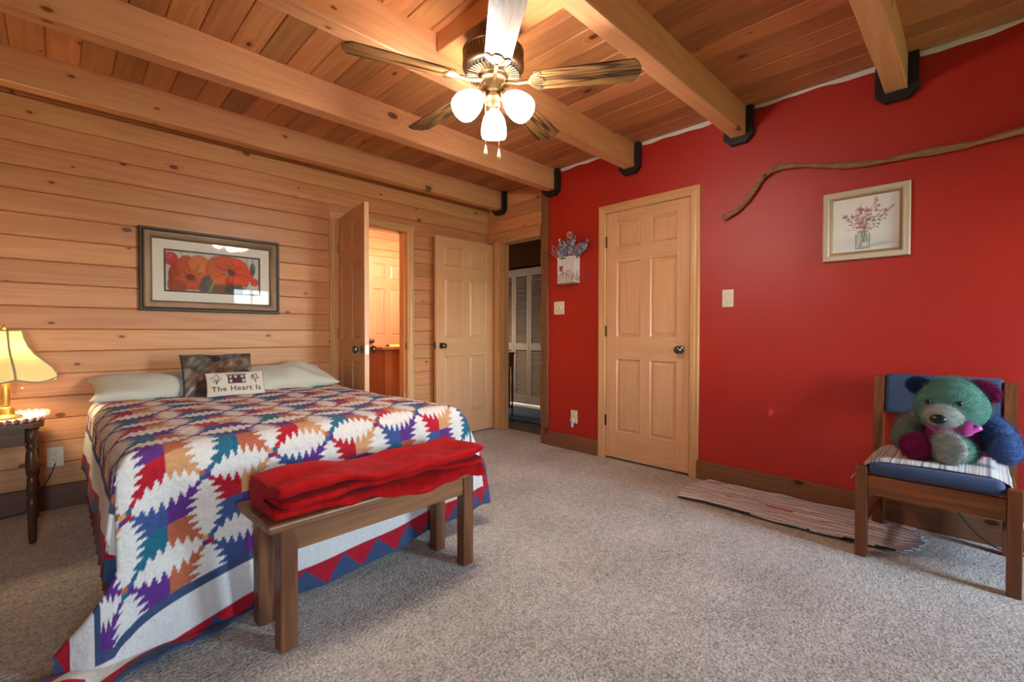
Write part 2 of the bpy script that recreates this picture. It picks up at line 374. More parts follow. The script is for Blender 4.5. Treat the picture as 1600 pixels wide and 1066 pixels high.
#==STRUCT==
# ------------------------------------------------------------------ room shell
struct(mk('floor', B().box(XW-.1, 3.53, YB-.1, YL+.1, -.08, 0), 'carpet'), 'speckled beige grey carpet covering the bedroom floor')
ceil = struct(mk('ceiling', B().box(XW-.1, X2+.1, YB-.1, YL+.12, ZC+.022, ZC+.08), 'ceil'), 'cedar plank ceiling above the bedroom')
PW = .136; x0 = .522-PW*15
pl = mesh_of(B().prism([(0.0008, .022), (.0008, .005), (.0058, 0), (PW-.0058, 0), (PW-.0008, .005), (PW-.0008, .022)], YL-YB+.1, 'xz', YB-.02), 'ceiling_plank')
for k in range(28+9):
    x = x0+k*PW
    if x > X2+.02: break
    o = mk('ceiling_plank', pl, 'ceil', ceil, (x, 0, ZC)); 

LH = .1328; LZ0 = .133
def log_prof(h):   # (depth, z)
    return [(-.036, .0006), (-.007, .0006), (-.001, .006), (0, h*.5), (-.001, h-.006), (-.007, h-.0006), (-.036, h-.0006)]
wb = struct(mk('wall_back', B().box(XW-.1, 1.70, YL+.036, YL+.13, 0, ZC).box(2.405, X2+.1, YL+.036, YL+.13, 0, ZC).box(1.70, 2.405, YL+.036, YL+.13, 2.01, ZC), 'wall_x'), 'horizontal knotty pine plank wall behind the bed')
wb['category'] = ''; del wb['category']
def log_x(a, b, z, h):
    me = mesh_of(B().prism([(-d, zz) for d, zz in log_prof(h)], b-a, 'yz', -(b-a)/2), 'wall_plank')
    mk('wall_plank', me, 'wall_x', wb, ((a+b)/2, YL, z))
j = 0
while True:
    z = LZ0+j*LH; h = min(LH, ZC-z)
    if h < .01: break
    if z > 1.98: log_x(XW, X2, z, h)
    else: log_x(XW, 1.668, z, h); log_x(2.436, X2, z, h)
    j += 1
struct(mk('baseboard_back', B().rbox(XW, 1.65, YL-.018, YL+.03, 0, LZ0+.004, .004).rbox(2.455, X2, YL-.018, YL+.03, 0, LZ0+.004, .004), 'base_x'), 'dark low baseboard under the pine plank wall')
# recessed wall with the hall doorway
wr = struct(mk('wall_recess', B().box(X2+.036, X2+.12, 2.90, 3.66, 2.03, ZC).box(X2+.03, X2+.12, 3.66, YL+.1, 0, ZC), 'wall_y'), 'pine plank wall above the hall doorway')
for (z, h) in [(2.024, .10), (LZ0+15*LH, LH), (LZ0+16*LH, LH), (LZ0+17*LH, LH), (LZ0+18*LH, ZC-(LZ0+18*LH))]:
    if h < .01: continue
    me = mesh_of(B().prism([(-d, zz) for d, zz in log_prof(h)], YL-2.90, 'xz', -(YL-2.9)/2), 'wall_plank')
    mk('wall_plank', me, 'wall_y', wr, (X2, (YL+2.9)/2, z))
# red wall, with the closet opening
CY0, CY1, CZ = 1.485, 2.222, 2.048
struct(mk('wall_right', B().box(XR, XR+.13, YB-.1, CY0, 0, ZC).box(XR, XR+.13, CY1, 2.85, 0, ZC).box(XR, XR+.13, CY0, CY1, CZ, ZC), 'red'), 'bright red painted wall')
struct(mk('closet_interior', B().box(XR+.7, XR+.75, 1.2, 2.5, 0, ZC).box(XR+.13, XR+.75, 1.2, 1.25, 0, ZC).box(XR+.13, XR+.75, 2.45, 2.5, 0, ZC).box(XR+.13, XR+.75, 1.2, 2.5, ZC-.05, ZC).box(XR, XR+.75, 1.2, 2.5, -.08, -.002), 'tan_dark'), 'unseen closet interior, closed against light leaks')  # box added behind the door to stop light leaking in under it
# rough brown corner post
P = []; n = 60
for i in range(n+1):
    z = ZC*i/n; w = lambda s: .006*math.sin(z*9+s)+.004*math.sin(z*23+2*s)+.003*math.sin(z*51+s*3)
    xa = XR-.012+.5*w(1); P.append([(xa, 2.850+w(2)*.6, z), (xa-.004, 2.86, z), (xa-.003+w(5)*.3, 2.90, z), (xa, 2.935, z), (xa+.008, 2.947+w(3), z), (X2+.1, 2.947, z), (X2+.1, 2.85, z)])
struct(mk('trim_1', B().grid(P, close_v=True), 'post'), 'rough brown corner post at the end of the red wall')
for a, b, nm in ((YB, CY0-.05, 'baseboard_right'), (CY1+.065, 2.85, 'baseboard_right_short')):
    struct(mk(nm, B().rbox(XR-.02, XR+.01, a, b, 0, .133, .005), 'base_y'), 'brown wooden baseboard along the red wall' if nm == 'baseboard_right' else 'short brown baseboard between corner post and closet door')
# ragged white strip where red paint meets the ceiling
nz = 220; top = []; bot = []
for i in range(nz+1):
    y = YB+(2.72-YB)*i/nz; top.append((y, ZC)); bot.append((y, ZC-.022-.006*math.sin(y*5.1)-.004*math.sin(y*13.7+1)-.003*math.sin(y*31+2)))
b = B()
b.grid([[(XR-.004, y, z) for y, z in top], [(XR-.004, y, z) for y, z in bot], [(XR+.001, y, z-.001) for y, z in bot]])
struct(mk('trim_2', b, 'white_trim'), 'ragged unpainted white strip along the top of the red wall')
# walls behind the camera, with windows
def wall_pieces(x0, x1, holes):
    b = B(); x = x0
    for h0, h1, z0, z1 in sorted(holes):
        b.box(x, h0, YB-.12, YB, 0, ZC).box(h0, h1, YB-.12, YB, 0, z0).box(h0, h1, YB-.12, YB, z1, ZC); x = h1
    return b.box(x, x1, YB-.12, YB, 0, ZC)
struct(mk('wall_front', wall_pieces(XW-.12, XR+.13, [WIN1, WIN_FILL]), 'tan_dark'), 'plain wall opposite the bed with one window and one added for fill light')
struct(mk('wall_left', B().box(XW-.12, XW, YB-.12, YL+.13, 0, ZC), 'tan_dark'), 'plain side wall behind the viewer')
def window(name, n_cols, horiz, a0, a1, z0, z1, plane):
    def bx(b, u0, u1, d0, d1, w0, w1):
        return b.box(u0, u1, d0, d1, w0, w1) if horiz else b.box(d0, d1, u0, u1, w0, w1)
    D = plane
    w = struct(mk(name, bx(bx(bx(bx(B(), a0, a0+.045, D-.10, D+.012, z0, z1), a1-.045, a1, D-.10, D+.012, z0, z1), a0, a1, D-.10, D+.012, z0, z0+.045), a0, a1, D-.10, D+.012, z1-.045, z1), 'white_trim'), 'white framed window')
    mz = (z0+z1)/2; mk('sash_rail', bx(B(), a0, a1, D-.07, D-.03, mz-.02, mz+.02), 'white_trim', w)
    for k in range(1, n_cols):
        u = a0+(a1-a0)*k/n_cols; mk('muntin', bx(B(), u-.012, u+.012, D-.065, D-.035, z0, z1), 'white_trim', w)
    mk('pane', bx(B(), a0, a1, D-.052, D-.048, z0, z1), 'pane', w); return w
window('window_1', 2, True, *WIN1[:2], *WIN1[2:], YB)
window('fill_window', 2, True, *WIN_FILL[:2], *WIN_FILL[2:], YB)  # made-up window behind the camera, lets in soft fill
struct(mk('ground', B().box(-30, 30, -30, YB-.5, -.6, -.5).box(-30, XW-.5, YB-.5, 30, -.6, -.5), plain('lawn', S(96, 116, 70), .9, var=.3, vscale=1)), 'grass outside the windows')

# ------------------------------------------------------------------ ceiling beams
BW, BZ = .095, 2.355
beam_y = [3.59, 2.752, 1.934, 1.112, .295, -.52]
beam_lab = ['long pine ceiling beam closest to the pine plank wall', 'second pine ceiling beam from the plank wall, over the bed', 'pine ceiling beam just behind the ceiling fan, ending left above the closet door',
            'pine ceiling beam meeting the red wall right of the closet door', 'pine ceiling beam meeting the red wall above the flower picture', 'pine ceiling beam closest to the window wall']
for k, y in enumerate(beam_y):
    xe = X2 if k == 0 else XR
    t = thing('ceiling_beam', beam_lab[k], 'beam', (xe, y, BZ), 0, 'pine ceiling beams')
    L = xe-XW
    # slightly uneven hewn timber
    P = []; m = 40; sd = k*1.7
    for i in range(m+1):
        x = -L+L*i/m; a = .0025*math.sin(x*3.1+sd)+.0015*math.sin(x*9+sd*2); c = .005
        zt = ZC-BZ+.004
        P.append([(x, a, c), (x, a+c, 0+a*.5), (x, BW-c+a, a*.5), (x, BW+a, c), (x, BW+a, zt), (x, a, zt)])
    b = B().grid(P, close_v=True); b.f.append((0, 1, 2, 3, 4, 5)); o = m*6; b.f.append(tuple(o+i for i in range(6)))
    mk('timber', b, 'beam_x', t)
    g = .044; zt = ZC-BZ-.002   # black collar that carries the beam end
    hg = B()
    hg.prism([(-g, zt), (-g, -.005), (-g+.042, -.047), (BW+g-.042, -.047), (BW+g, -.005), (BW+g, zt), (BW+.001, zt), (BW+.001, -.002), (-.001, -.002), (-.001, zt)], .045, 'yz', -.046)
    mk('beam_hanger', hg, 'black', t)
    for s in (-g+.012, BW+g-.012):
        for zz in (.04, .10, .155): mk('hanger_screw', B().lathe([(.0035, 0), (.0035, .003)], 8), 'slot', t, (-.046, s, zz), (0, R(-90), 0))
t = thing('fan_support_block', 'thick pine block fixed between two beams above the fan', 'block', (1.37, beam_y[3]+BW, 2.44))
mk('timber', B().rbox(0, .20, .002, beam_y[2]-beam_y[3]-BW-.004, 0, ZC-2.44, .004), 'beam_y', t)

# ------------------------------------------------------------------ doors
def six_panel(parent, w, h, th, ox=0.0):
    """leaf in local axes: x from the hinge, y through the thickness, z up; every member a part"""
    st = .098; mu = .085 if w > .6 else .075
    k = h/2.02; zs = [0, .215*k, .815*k, 1.0*k, 1.61*k, 1.73*k, 1.935*k, h]
    for x in (0, w-st): mk('stile', B().rbox(x, x+st, -th/2, th/2, 0, h, .0015), 'door_v', parent)
    for z0, z1 in ((zs[0], zs[1]), (zs[2], zs[3]), (zs[4], zs[5]), (zs[6], zs[7])): mk('rail', B().box(st, w-st, -th/2, th/2, z0, z1), 'door_h', parent)
    for z0, z1 in ((zs[1], zs[2]), (zs[3], zs[4]), (zs[5], zs[6])):
        mk('mullion', B().box((w-mu)/2, (w+mu)/2, -th/2, th/2, z0, z1), 'door_v', parent)
        for x0, x1 in ((st, (w-mu)/2), ((w+mu)/2, w-st)):
            b = B(); e = .014; q = .032; d0, d1, d2 = th/2-.002, th/2-.014, th/2-.005   # sticking, groove, raised field
            for s in (-1, 1):
                rings = []
                for ins, d in ((0, d0), (e*.7, d1), (e, d1), (q, d2)):
                    rings.append([(x0+ins, s*d, z0+ins), (x1-ins, s*d, z0+ins), (x1-ins, s*d, z1-ins), (x0+ins, s*d, z1-ins)])
                o = len(b.v); b.grid(rings, close_v=True); b.f.append((o+12, o+13, o+14, o+15))
            mk('panel', b, 'door_v', parent)
def knob(parent, x, z, th, both=True):
    for s in ((-1, 1) if both else (-1,)):
        b = B().lathe([(.03, 0), (.03, .004), (.024, .009), (.011, .012), (.010, .026), (.016, .032), (.026, .040), (.029, .050), (.027, .060), (.018, .068), (.006, .071)], 20)
        mk('knob', b, 'nickel', parent, (x, s*th/2, z), (R(90 if s < 0 else -90), 0, 0), auto=40)
def hinge(parent, x, y, z):
    mk('hinge', B().tube([(x, y, z-.045), (x, y, z+.045)], .006, 8).box(x-.012, x+.012, y-.002, y+.002, z-.045, z+.045), 'brass_dark', parent)
TH = .035
# closet door in the red wall (closed)
d1 = struct(thing('door_1', '', ''), 'closed six-panel pine closet door in the red wall'); del d1['category']
d1.location = (XR+.012, 2.207, .018); d1.rotation_euler = (0, 0, R(-90))
six_panel(d1, .71, 2.018, TH)
knob(d1, .71-.062, .905, TH, False)
for z in (.30, 1.045, 1.785): hinge(d1, -.007, -TH/2-.003, z)
def casing(name, label, parts):
    c = struct(thing(name, '', ''), label); del c['category']
    for n_, b_, m_ in parts: mk(n_, b_, m_, c)
    return c
def molded_z(u0, u1, d, z0, z1, along, mitre=0):    # vertical casing board with a stepped face; along 'y' (on x-plane) or 'x' (on y-plane)
    w = u1-u0; prof = [(0, 0), (0, .010), (w*.12, .015), (w*.35, .014), (w*.55, .017), (w*.9, .018), (w, .014), (w, 0)]
    b = B(); pts0 = []; pts1 = []
    for (u, e) in prof:
        zz1 = z1 + mitre*(u if mitre > 0 else (u-w))
        p = (d-e, u0+u) if along == 'y' else (u0+u, d-e)
        pts0.append((p[0], p[1], z0)); pts1.append((p[0], p[1], zz1))
    n = len(prof); return b.add(pts0+pts1, [tuple(range(n)), tuple(range(n, 2*n))]+[(i, (i+1) % n, n+(i+1) % n, n+i) for i in range(n)])
def molded_h(a0, a1, d, z0, z1, along):             # head board
    w = z1-z0; prof = [(0, 0), (0, .014), (w*.1, .018), (w*.45, .017), (w*.65, .014), (w*.88, .015), (w, .010), (w, 0)]
    pts0 = []; pts1 = []
    for (u, e) in prof:
        s = u
        f = lambda a: (d-e, a, z0+u) if along == 'y' else (a, d-e, z0+u)
        pts0.append(f(a0-s)); pts1.append(f(a1+s))
    n = len(prof); return B().add(pts0+pts1, [tuple(range(n)), tuple(range(n, 2*n))]+[(i, (i+1) % n, n+(i+1) % n, n+i) for i in range(n)])
CWD = .068
casing('trim_3', 'pine casing around the closet door', [
    ('casing_leg', molded_z(CY1-.006, CY1-.006+CWD, XR, 0, 2.04, 'y', 1), 'case_z'),
    ('casing_leg', molded_z(CY0+.006-CWD, CY0+.006, XR, 0, 2.04, 'y', -1), 'case_z'),
    ('casing_head', molded_h(CY0+.006, CY1-.006, XR, 2.04, 2.04+CWD, 'y'), 'case_y'),
    ('jamb', B().box(XR, XR+.12, CY1-.012, CY1+.002, 0, CZ), 'case_z'), ('jamb', B().box(XR, XR+.12, CY0-.002, CY0+.009, 0, CZ), 'case_z'), ('jamb_head', B().box(XR, XR+.12, CY0, CY1, 2.0395, CZ), 'case_y')])
# bathroom door, swung out into the bedroom
OX0, OX1, OZ = 1.708, 2.397, 2.006
casing('trim_4', 'pine casing around the bathroom doorway', [
    ('casing_leg', molded_z(OX0+.004-CWD, OX0+.004, YL, 0, OZ-.004, 'x', -1), 'case_z'), ('casing_leg', molded_z(OX1-.004, OX1-.004+CWD, YL, 0, OZ-.004, 'x', 1), 'case_z'),
    ('casing_head', molded_h(OX0+.004, OX1-.004, YL, OZ-.004, OZ-.004+CWD, 'x'), 'case_x'),
    ('jamb', B().box(OX0-.012, OX0+.006, YL-.001, YL+.14, 0, OZ), 'case_z'), ('jamb', B().box(OX1-.006, OX1+.012, YL-.001, YL+.14, 0, OZ), 'case_z'), ('jamb_head', B().box(OX0, OX1, YL-.001, YL+.14, OZ-.006, OZ+.008), 'case_x'),
    ('door_stop', B().box(OX1-.016, OX1-.004, YL+.04, YL+.075, 0, OZ), 'case_z'), ('strike_plate', B().box(OX1-.0075, OX1-.005, YL+.01, YL+.03, .89, .95), 'nickel')])
d2 = struct(thing('door_2', '', ''), 'six-panel pine bathroom door standing open into the bedroom'); del d2['category']
ang = math.atan2(3.195-3.835, 1.621-1.712)
d2.location = (1.725, 3.83, .015); d2.rotation_euler = (0, 0, ang)
six_panel(d2, .66, 1.99, TH); knob(d2, .60, .905, TH)
mk('latch_plate', B().box(.660, .6615, -.012, .012, .87, .94), 'nickel', d2)
for z in (.25, 1.02, 1.74): hinge(d2, -.004, -TH/2-.002, z)
# hall door, folded back along the plank wall
d3 = struct(thing('door_3', '', ''), 'six-panel pine hall door folded back against the plank wall'); del d3['category']
d3.location = (3.405, 3.765, .015); d3.rotation_euler = (0, 0, R(180.5))
six_panel(d3, .757, 1.985, TH); knob(d3, .757-.06, .905, TH)
mk('latch_plate', B().box(.757, .7585, -.012, .012, .87, .94), 'nickel', d3)
casing('trim_5', 'pine jamb and casing of the hall doorway', [
    ('casing_leg', B().rbox(X2-.018, X2+.001, 3.665, 3.74, 0, 2.024, .004), 'case_z'), ('jamb', B().box(X2, X2+.125, 3.650, 3.668, 0, 2.03), 'case_z'),
    ('door_stop', B().box(X2+.045, X2+.08, 3.638, 3.651, 0, 2.012), 'case_z'),
    ('jamb_head', B().box(X2-.012, X2+.125, 2.93, 3.66, 2.010, 2.026), 'case_y'), ('jamb', B().box(X2+.02, X2+.125, 2.93, 2.95, 0, 2.03), 'case_z')])

# ------------------------------------------------------------------ bathroom beyond the plank wall
YF = 5.45
wbath = struct(mk('wall_bath_far', B().box(1.0, 3.45, YF+.036, YF+.1, 0, ZC), 'wall_x'), 'pine plank wall inside the lit bathroom')
for j in range(18):
    z = LZ0+j*LH
    for a, b_ in (((1.1, 2.70), ) if z < 1.98 else ((1.1, 3.45),)):
        me = mesh_of(B().prism([(-d, zz) for d, zz in log_prof(LH)], b_-a, 'yz', -(b_-a)/2), 'wall_plank'); mk('wall_plank', me, 'wall_x', wbath, ((a+b_)/2, YF, z))
struct(mk('wall_bath_left', B().box(1.0, 1.1, YL+.13, YF+.1, 0, ZC), 'wall_y')); struct(mk('wall_bath_right', B().box(3.42, 3.5, YL+.13, YF+.1, 0, ZC), 'wall_y'))
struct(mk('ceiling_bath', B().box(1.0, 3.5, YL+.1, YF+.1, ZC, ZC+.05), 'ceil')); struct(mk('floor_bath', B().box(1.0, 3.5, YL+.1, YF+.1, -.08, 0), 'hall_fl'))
d4 = struct(thing('door_4', '', ''), 'closed six-panel pine door at the back of the bathroom'); del d4['category']
d4.location = (3.38, YF-.005, .015); d4.rotation_euler = (0, 0, R(180)); six_panel(d4, .60, 2.01, TH); 
for s in (1,): mk('knob', B().lathe([(.03, 0), (.028, .006), (.011, .012), (.010, .028), (.026, .042), (.027, .058), (.010, .07)], 18), 'brass_dark', d4, (.545, TH/2, .93), (R(-90), 0, 0), auto=40)
casing('trim_6', 'pine casing of the inner bathroom door', [('casing_leg', B().rbox(2.70, 2.775, YF-.02, YF+.03, 0, 2.03, .003), 'case_z'), ('casing_head', B().rbox(2.70, 3.45, YF-.02, YF+.03, 2.03, 2.10, .003), 'case_x')])
cb = thing('vanity_cabinet', 'reddish cedar cabinet standing in the lit bathroom', 'cabinet', (2.53, 4.52, 0))
mk('side_panel', B().rbox(0, .62, 0, .02, 0, .86, .002), 'bath_v', cb); mk('side_panel', B().rbox(0, .02, .021, .50, .0, .86, .002), 'bath_v', cb); mk('back_panel', B().box(.02, .62, .50, .52, 0, .86), 'bath_v', cb)
mk('corner_stile', B().rbox(-.004, .07, -.012, 0, 0, .86, .002), 'bath_v', cb); mk('counter_top', B().rbox(-.05, .66, -.04, .56, .861, .893, .005, 2), 'bath_v', cb)
b = B()
P = [[(-.0+.17*u/9-.0, .02+.1*v/5, .002+.022*(1-(2*v/5-1)**2)**.5+.003*math.sin(u*2+v)) for v in range(6)] for u in range(10)]
tw = mk('folded_towel', B().grid(P).box(0, .17, .02, .12, 0, .006), 'towel', None, (2.58, 4.48, .893), smooth=True); tag(tw, 'small lime green towel lying on the bathroom counter', 'towel')
def point(name, loc, w, col, rad=.08):
    l = bpy.data.lights.new(name, 'POINT'); l.energy = w; l.color = col; l.shadow_soft_size = rad
    o = bpy.data.objects.new(name, l); COL.objects.link(o); o.location = loc; return o
point('bath_unseen_lamp', (2.80, 4.30, 1.95), BATH_W, (1, .97, .90))  # unseen bathroom lamp set below the ceiling, no fixture modelled

# ------------------------------------------------------------------ hall beyond the doorway
HX = 4.86
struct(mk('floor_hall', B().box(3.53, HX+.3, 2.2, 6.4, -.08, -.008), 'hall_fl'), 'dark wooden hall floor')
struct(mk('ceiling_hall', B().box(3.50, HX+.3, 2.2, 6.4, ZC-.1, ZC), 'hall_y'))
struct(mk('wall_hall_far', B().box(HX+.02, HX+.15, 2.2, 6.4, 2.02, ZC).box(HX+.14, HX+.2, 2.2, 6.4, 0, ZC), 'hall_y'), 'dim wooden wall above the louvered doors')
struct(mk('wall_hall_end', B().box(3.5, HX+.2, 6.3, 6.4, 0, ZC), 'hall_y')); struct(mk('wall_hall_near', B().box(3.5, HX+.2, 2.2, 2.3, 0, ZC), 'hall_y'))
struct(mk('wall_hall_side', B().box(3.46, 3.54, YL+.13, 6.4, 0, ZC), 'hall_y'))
point('hall_fill_light', (3.95, 5.55, 1.0), HALL_W, (1, .84, .66))  # unseen low lamp, stands in for daylight reaching the hall
for k in range(4):
    y1 = 5.19-k*.31
    t = thing('louvered_door', ['white louvered closet door panel farthest left in the hall', 'white louvered hall door panel second from the left, above the small hall table', 'white louvered hall door panel in the middle of the doorway view', 'white louvered hall door panel beside the corner post'][k], 'door', (HX, y1, .0), R(-90), 'louvered hall doors')
    w, h, th = .307, 1.985, .028
    for x in (0, w-.045): mk('stile', B().rbox(x, x+.045, -th/2, th/2, .02, h, .002), 'louver', t)
    for z0, z1 in ((.02, .14), (.80, .90), (h-.11, h)): mk('rail', B().box(.045, w-.045, -th/2, th/2, z0, z1), 'louver', t)
    for z0, z1 in ((.14, .80), (.90, h-.11)):
        b = B(); n = int((z1-z0)/.030)
        for i in range(n):
            z = z0+.015+i*(z1-z0-.01)/n; b.add([(.045, -.014, z-.010), (w-.045, -.014, z-.010), (w-.045, .012, z+.010), (.045, .012, z+.010), (.045, -.012, z-.014), (w-.045, -.012, z-.014), (w-.045, .014, z+.006), (.045, .014, z+.006)],
                                               [(0, 1, 2, 3), (7, 6, 5, 4), (0, 4, 5, 1), (3, 2, 6, 7), (0, 3, 7, 4), (1, 5, 6, 2)])
        o = mk('louver_slats', b, 'louver', t); o['kind'] = 'stuff'
b = B(); P = []
for i in range(41):
    P.append([(3.96+.66*j/16, 3.35+1.35*i/40+.006*math.sin(j*2.1), .006+.004*math.sin(i*1.9)*math.sin(j*.8+i*.3)) for j in range(17)])
hr = mk('hall_rug', B().grid(P), 'hall_rug', smooth=True); hr.modifiers.new('thick', 'SOLIDIFY').thickness = .01; hr.location.z = .004; tag(hr, 'pale blue woven rag rug on the dark hall floor', 'rug')
t = thing('hall_table', 'narrow dark wooden stand at the left of the hall doorway', 'table', (4.08, 4.12, -.008))
mk('table_top', B().rbox(-.20, .02, -.015, .42, .79, .815, .006, 2), 'dark_x', t); mk('shelf', B().rbox(-.18, 0, 0, .40, .12, .14, .004), 'dark_x', t)
mk('drawer', B().rbox(-.17, -.01, .005, .39, .63, .785, .004), 'hall_y', t); mk('side_panel', B().rbox(-.165, -.02, .03, .38, .14, .625, .003), 'hall_y', t)
for x in (-.175, -.005):
    for y in (.008, .395):
        mk('leg', B().lathe([(.008, 0), (.014, .04), (.009, .08), (.016, .12), (.012, .2), (.016, .35), (.011, .5), (.016, .62), (.018, .79)], 10), 'dark_z', t, (x, y, 0), smooth=True)
#==OBJ==
# ------------------------------------------------------------------ bed
BX0, BX1, BY0, BY1, BZT = .15, 1.57, 1.98, 3.82, .628
bed = thing('bed', 'double bed with its head against the pine plank wall', 'bed', ((BX0+BX1)/2, BY0, 0))
bw = (BX1-BX0)/2-.012; bl = BY1-BY0
mk('mattress', B().rbox(-bw, bw, .012, bl, .36, BZT-.012, .05, 4), 'linen', bed, smooth=True)
mk('box_spring', B().rbox(-bw+.01, bw-.01, .02, bl, .15, .355, .02, 2), 'linen', bed)
for x in (-bw+.08, bw-.08):
    for y in (.1, bl-.1): mk('leg', B().rbox(x-.03, x+.03, y-.03, y+.03, 0, .15, .004), 'dark_z', bed)
# ruffle hanging below the quilt on the lamp side
P = []
for i in range(121):
    y = .04+(bl-.06)*i/120; wv = .012*math.sin(y*46)+.006*math.sin(y*91+1)
    P.append([(-bw-.005+wv*.2, y, .36), (-bw-.02+wv*.7, y, .22), (-bw-.028+wv, y, .05)])
mk('dust_ruffle', B().grid(P), 'fringe', bed, smooth=True)

# ------------------------------------------------------------------ quilt (pieced pattern, draped)
CELL = .225
WHITE = (216, 211, 201); PUR = (88, 44, 118); RUST = (172, 92, 62); TAN = (198, 144, 98); RED = (172, 20, 38); BLUE = (58, 78, 128); TEAL = (30, 98, 118); SLATE = (58, 74, 104)
def quilt_colour(U, V):
    """U,V in cells: node columns at integer U (0 = lamp side), node rows at integer V (0 = first row past the foot edge, growing to the head)"""
    C = np.zeros(U.shape+(3,)); C[:] = WHITE
    i = np.floor(U).astype(int); j = np.floor(V).astype(int); fu = U-i; fv = V-j
    left = fu < .5; top = fv >= .5
    # leaning seams: quadrant borders are a little curved as in the patchwork
    pal = {'P': (BLUE, PUR, TEAL, RUST), 'Q': (PUR, RUST, RED, TAN), 'R': (RED, TAN, BLUE, PUR)}
    typ = np.where((i+j) % 2 == 0, 0, np.where(j % 2 == 0, 2, 1))
    typ = np.where((i+j) % 2 == 1, 0, np.where(j % 2 == 0, 1, 2))
    for t, k in enumerate('PQR'):
        for q, col in enumerate(pal[k]):
            m = (typ == t) & (left == (q in (0, 2))) & (top == (q in (0, 1))); C[m] = col
    # white leaf shapes with sawtooth edges along every cell side
    def leaf(t, d):
        tt = np.clip((t-.09)/.82, 0, 1); env = np.clip(1-(2*tt-1)**2, 0, 1)
        nt = 7; saw = 1-np.abs(2*((tt*nt) % 1)-1); w = .135*env**.75+.015+(.055+.115*env)*(saw-.27)
        return np.abs(d) < np.where((t > .085) & (t < .915), w, 0)
    du = U-np.round(U); dv = V-np.round(V)
    m = leaf(fu, dv) | leaf(fv, du); C[m] = WHITE
    # small white points and a four-patch at every node
    ma = np.maximum(np.abs(du), np.abs(dv)); mi = np.minimum(np.abs(du), np.abs(dv)); C[(ma < .15) & (mi < .012+(.15-ma)*.62)] = WHITE
    s = .084; k = (np.abs(du) < s) & (np.abs(dv) < s); par = (np.round(U).astype(int)+np.round(V).astype(int)) % 2 == 0
    for sx, sy, c0, c1 in ((-1, 1, TAN, RUST), (1, 1, TEAL, BLUE), (-1, -1, PUR, TEAL), (1, -1, RED, PUR)):
        C[k & (np.sign(du) == sx) & (np.sign(dv) == sy) & par] = c0; C[k & (np.sign(du) == sx) & (np.sign(dv) == sy) & ~par] = c1
    return C
NU, UV0, UV1 = 7, -.5, 6.5           # field in U
VB0, VB1 = -1.5, 7.9                # field in V
BORD = (.032, .118, .09)             # slate stripe, white band, zigzag edge (metres)
tot = sum(BORD)
xs = np.arange(UV0*CELL-tot, UV1*CELL+tot+1e-6, .0045); vsv = np.arange(VB0*CELL-tot, VB1*CELL+1e-6, .0045)
QX, QV = np.meshgrid(xs, vsv, indexing='ij')
C = quilt_colour(QX/CELL, QV/CELL)
ex = np.maximum(UV0*CELL-QX, QX-UV1*CELL); ev = VB0*CELL-QV; e = np.maximum(ex, ev)      # distance out of the field
C[(e > 0)] = SLATE; C[e > BORD[0]] = WHITE
along = np.where(ev >= ex, QX, QV); zz = (e-BORD[0]-BORD[1]); tri = np.abs(((along/.155) % 1)*2-1)*BORD[2]*.92
C[zz > 0] = RED; C[(zz > 0) & (zz > tri+.004)] = SLATE; C[e > tot-.008] = SLATE
C = C*(1+RNG.normal(0, .018, C.shape[:2]))[..., None]
def profile(s, r, slant):
    """overhang s past the start of the rounded edge -> (outward, down)"""
    s = np.maximum(s, 0); q = r*math.pi/2; arc = np.minimum(s, q); rest = np.maximum(s-q, 0)
    return r*np.sin(arc/r)+rest*slant, r*(1-np.cos(arc/r))+rest*math.sqrt(1-slant**2)
rq = .075; XL, XRr, YFt = BX0+rq-.012, BX1-rq+.012, BY0+rq-.012
px = BX0+QX*(1.015)                                   # flat position across the bed
ucol = QX/CELL
shift = .080-.024*np.clip(ucol, -1, 7)+.085*np.exp(-np.clip(ucol, -.2, 9)/.6)                # foot overhang of row 0, smaller toward the far side
D = shift*np.clip(1-QV/1.9, .25, 1)+(-QV)             # distance past the foot edge
D = D+rq
a_l = XL-px; a_r = px-XRr; bb = D
ol, dl = profile(a_l, rq, .07); orr, dr = profile(a_r, rq, .14); of, df = profile(bb, rq, .16)
def smax(a, b, k=.018): return np.maximum(a, b)+k*np.exp(-np.abs(a-b)/k)*np.where((a > .02) & (b > .02), 1, 0)*.35
dn = smax(smax(dl, dr), df)
X = np.where(a_l > 0, XL-ol, np.where(a_r > 0, XRr+orr, px)); Y = np.where(bb > 0, YFt-of, YFt-bb)
cl = np.minimum(np.maximum(a_l, 0), np.maximum(bb, 0)); cr = np.minimum(np.maximum(a_r, 0), np.maximum(bb, 0))
cr_x = .20*np.maximum(cr-.06, 0)
# lamp-side corner: high up the side cloth folds back behind the foot panel, near the floor it spreads out
g = .085+.55*np.clip((bb-.40)/.32, 0, 1)**1.3
fold = np.clip((bb-np.maximum(a_l, 0)-.01)/.10, 0, 1)*np.where(a_l > 0, 1, 0)
ov = np.maximum(a_l-g, 0)
Xf = XL-np.minimum(ol, profile(g, rq, .07)[0])-.36*np.maximum(np.minimum(np.maximum(a_l, 0), g)-.06, 0)+.5*np.minimum(ov, .2)
Xs = X-.06*np.maximum(cl-.06, 0)
X = np.where(a_l > 0, Xs*(1-fold)+Xf*fold, X)+cr_x
Y = Y+.10*np.maximum(cl-.06, 0)+fold*np.minimum(ov*.5, .05)
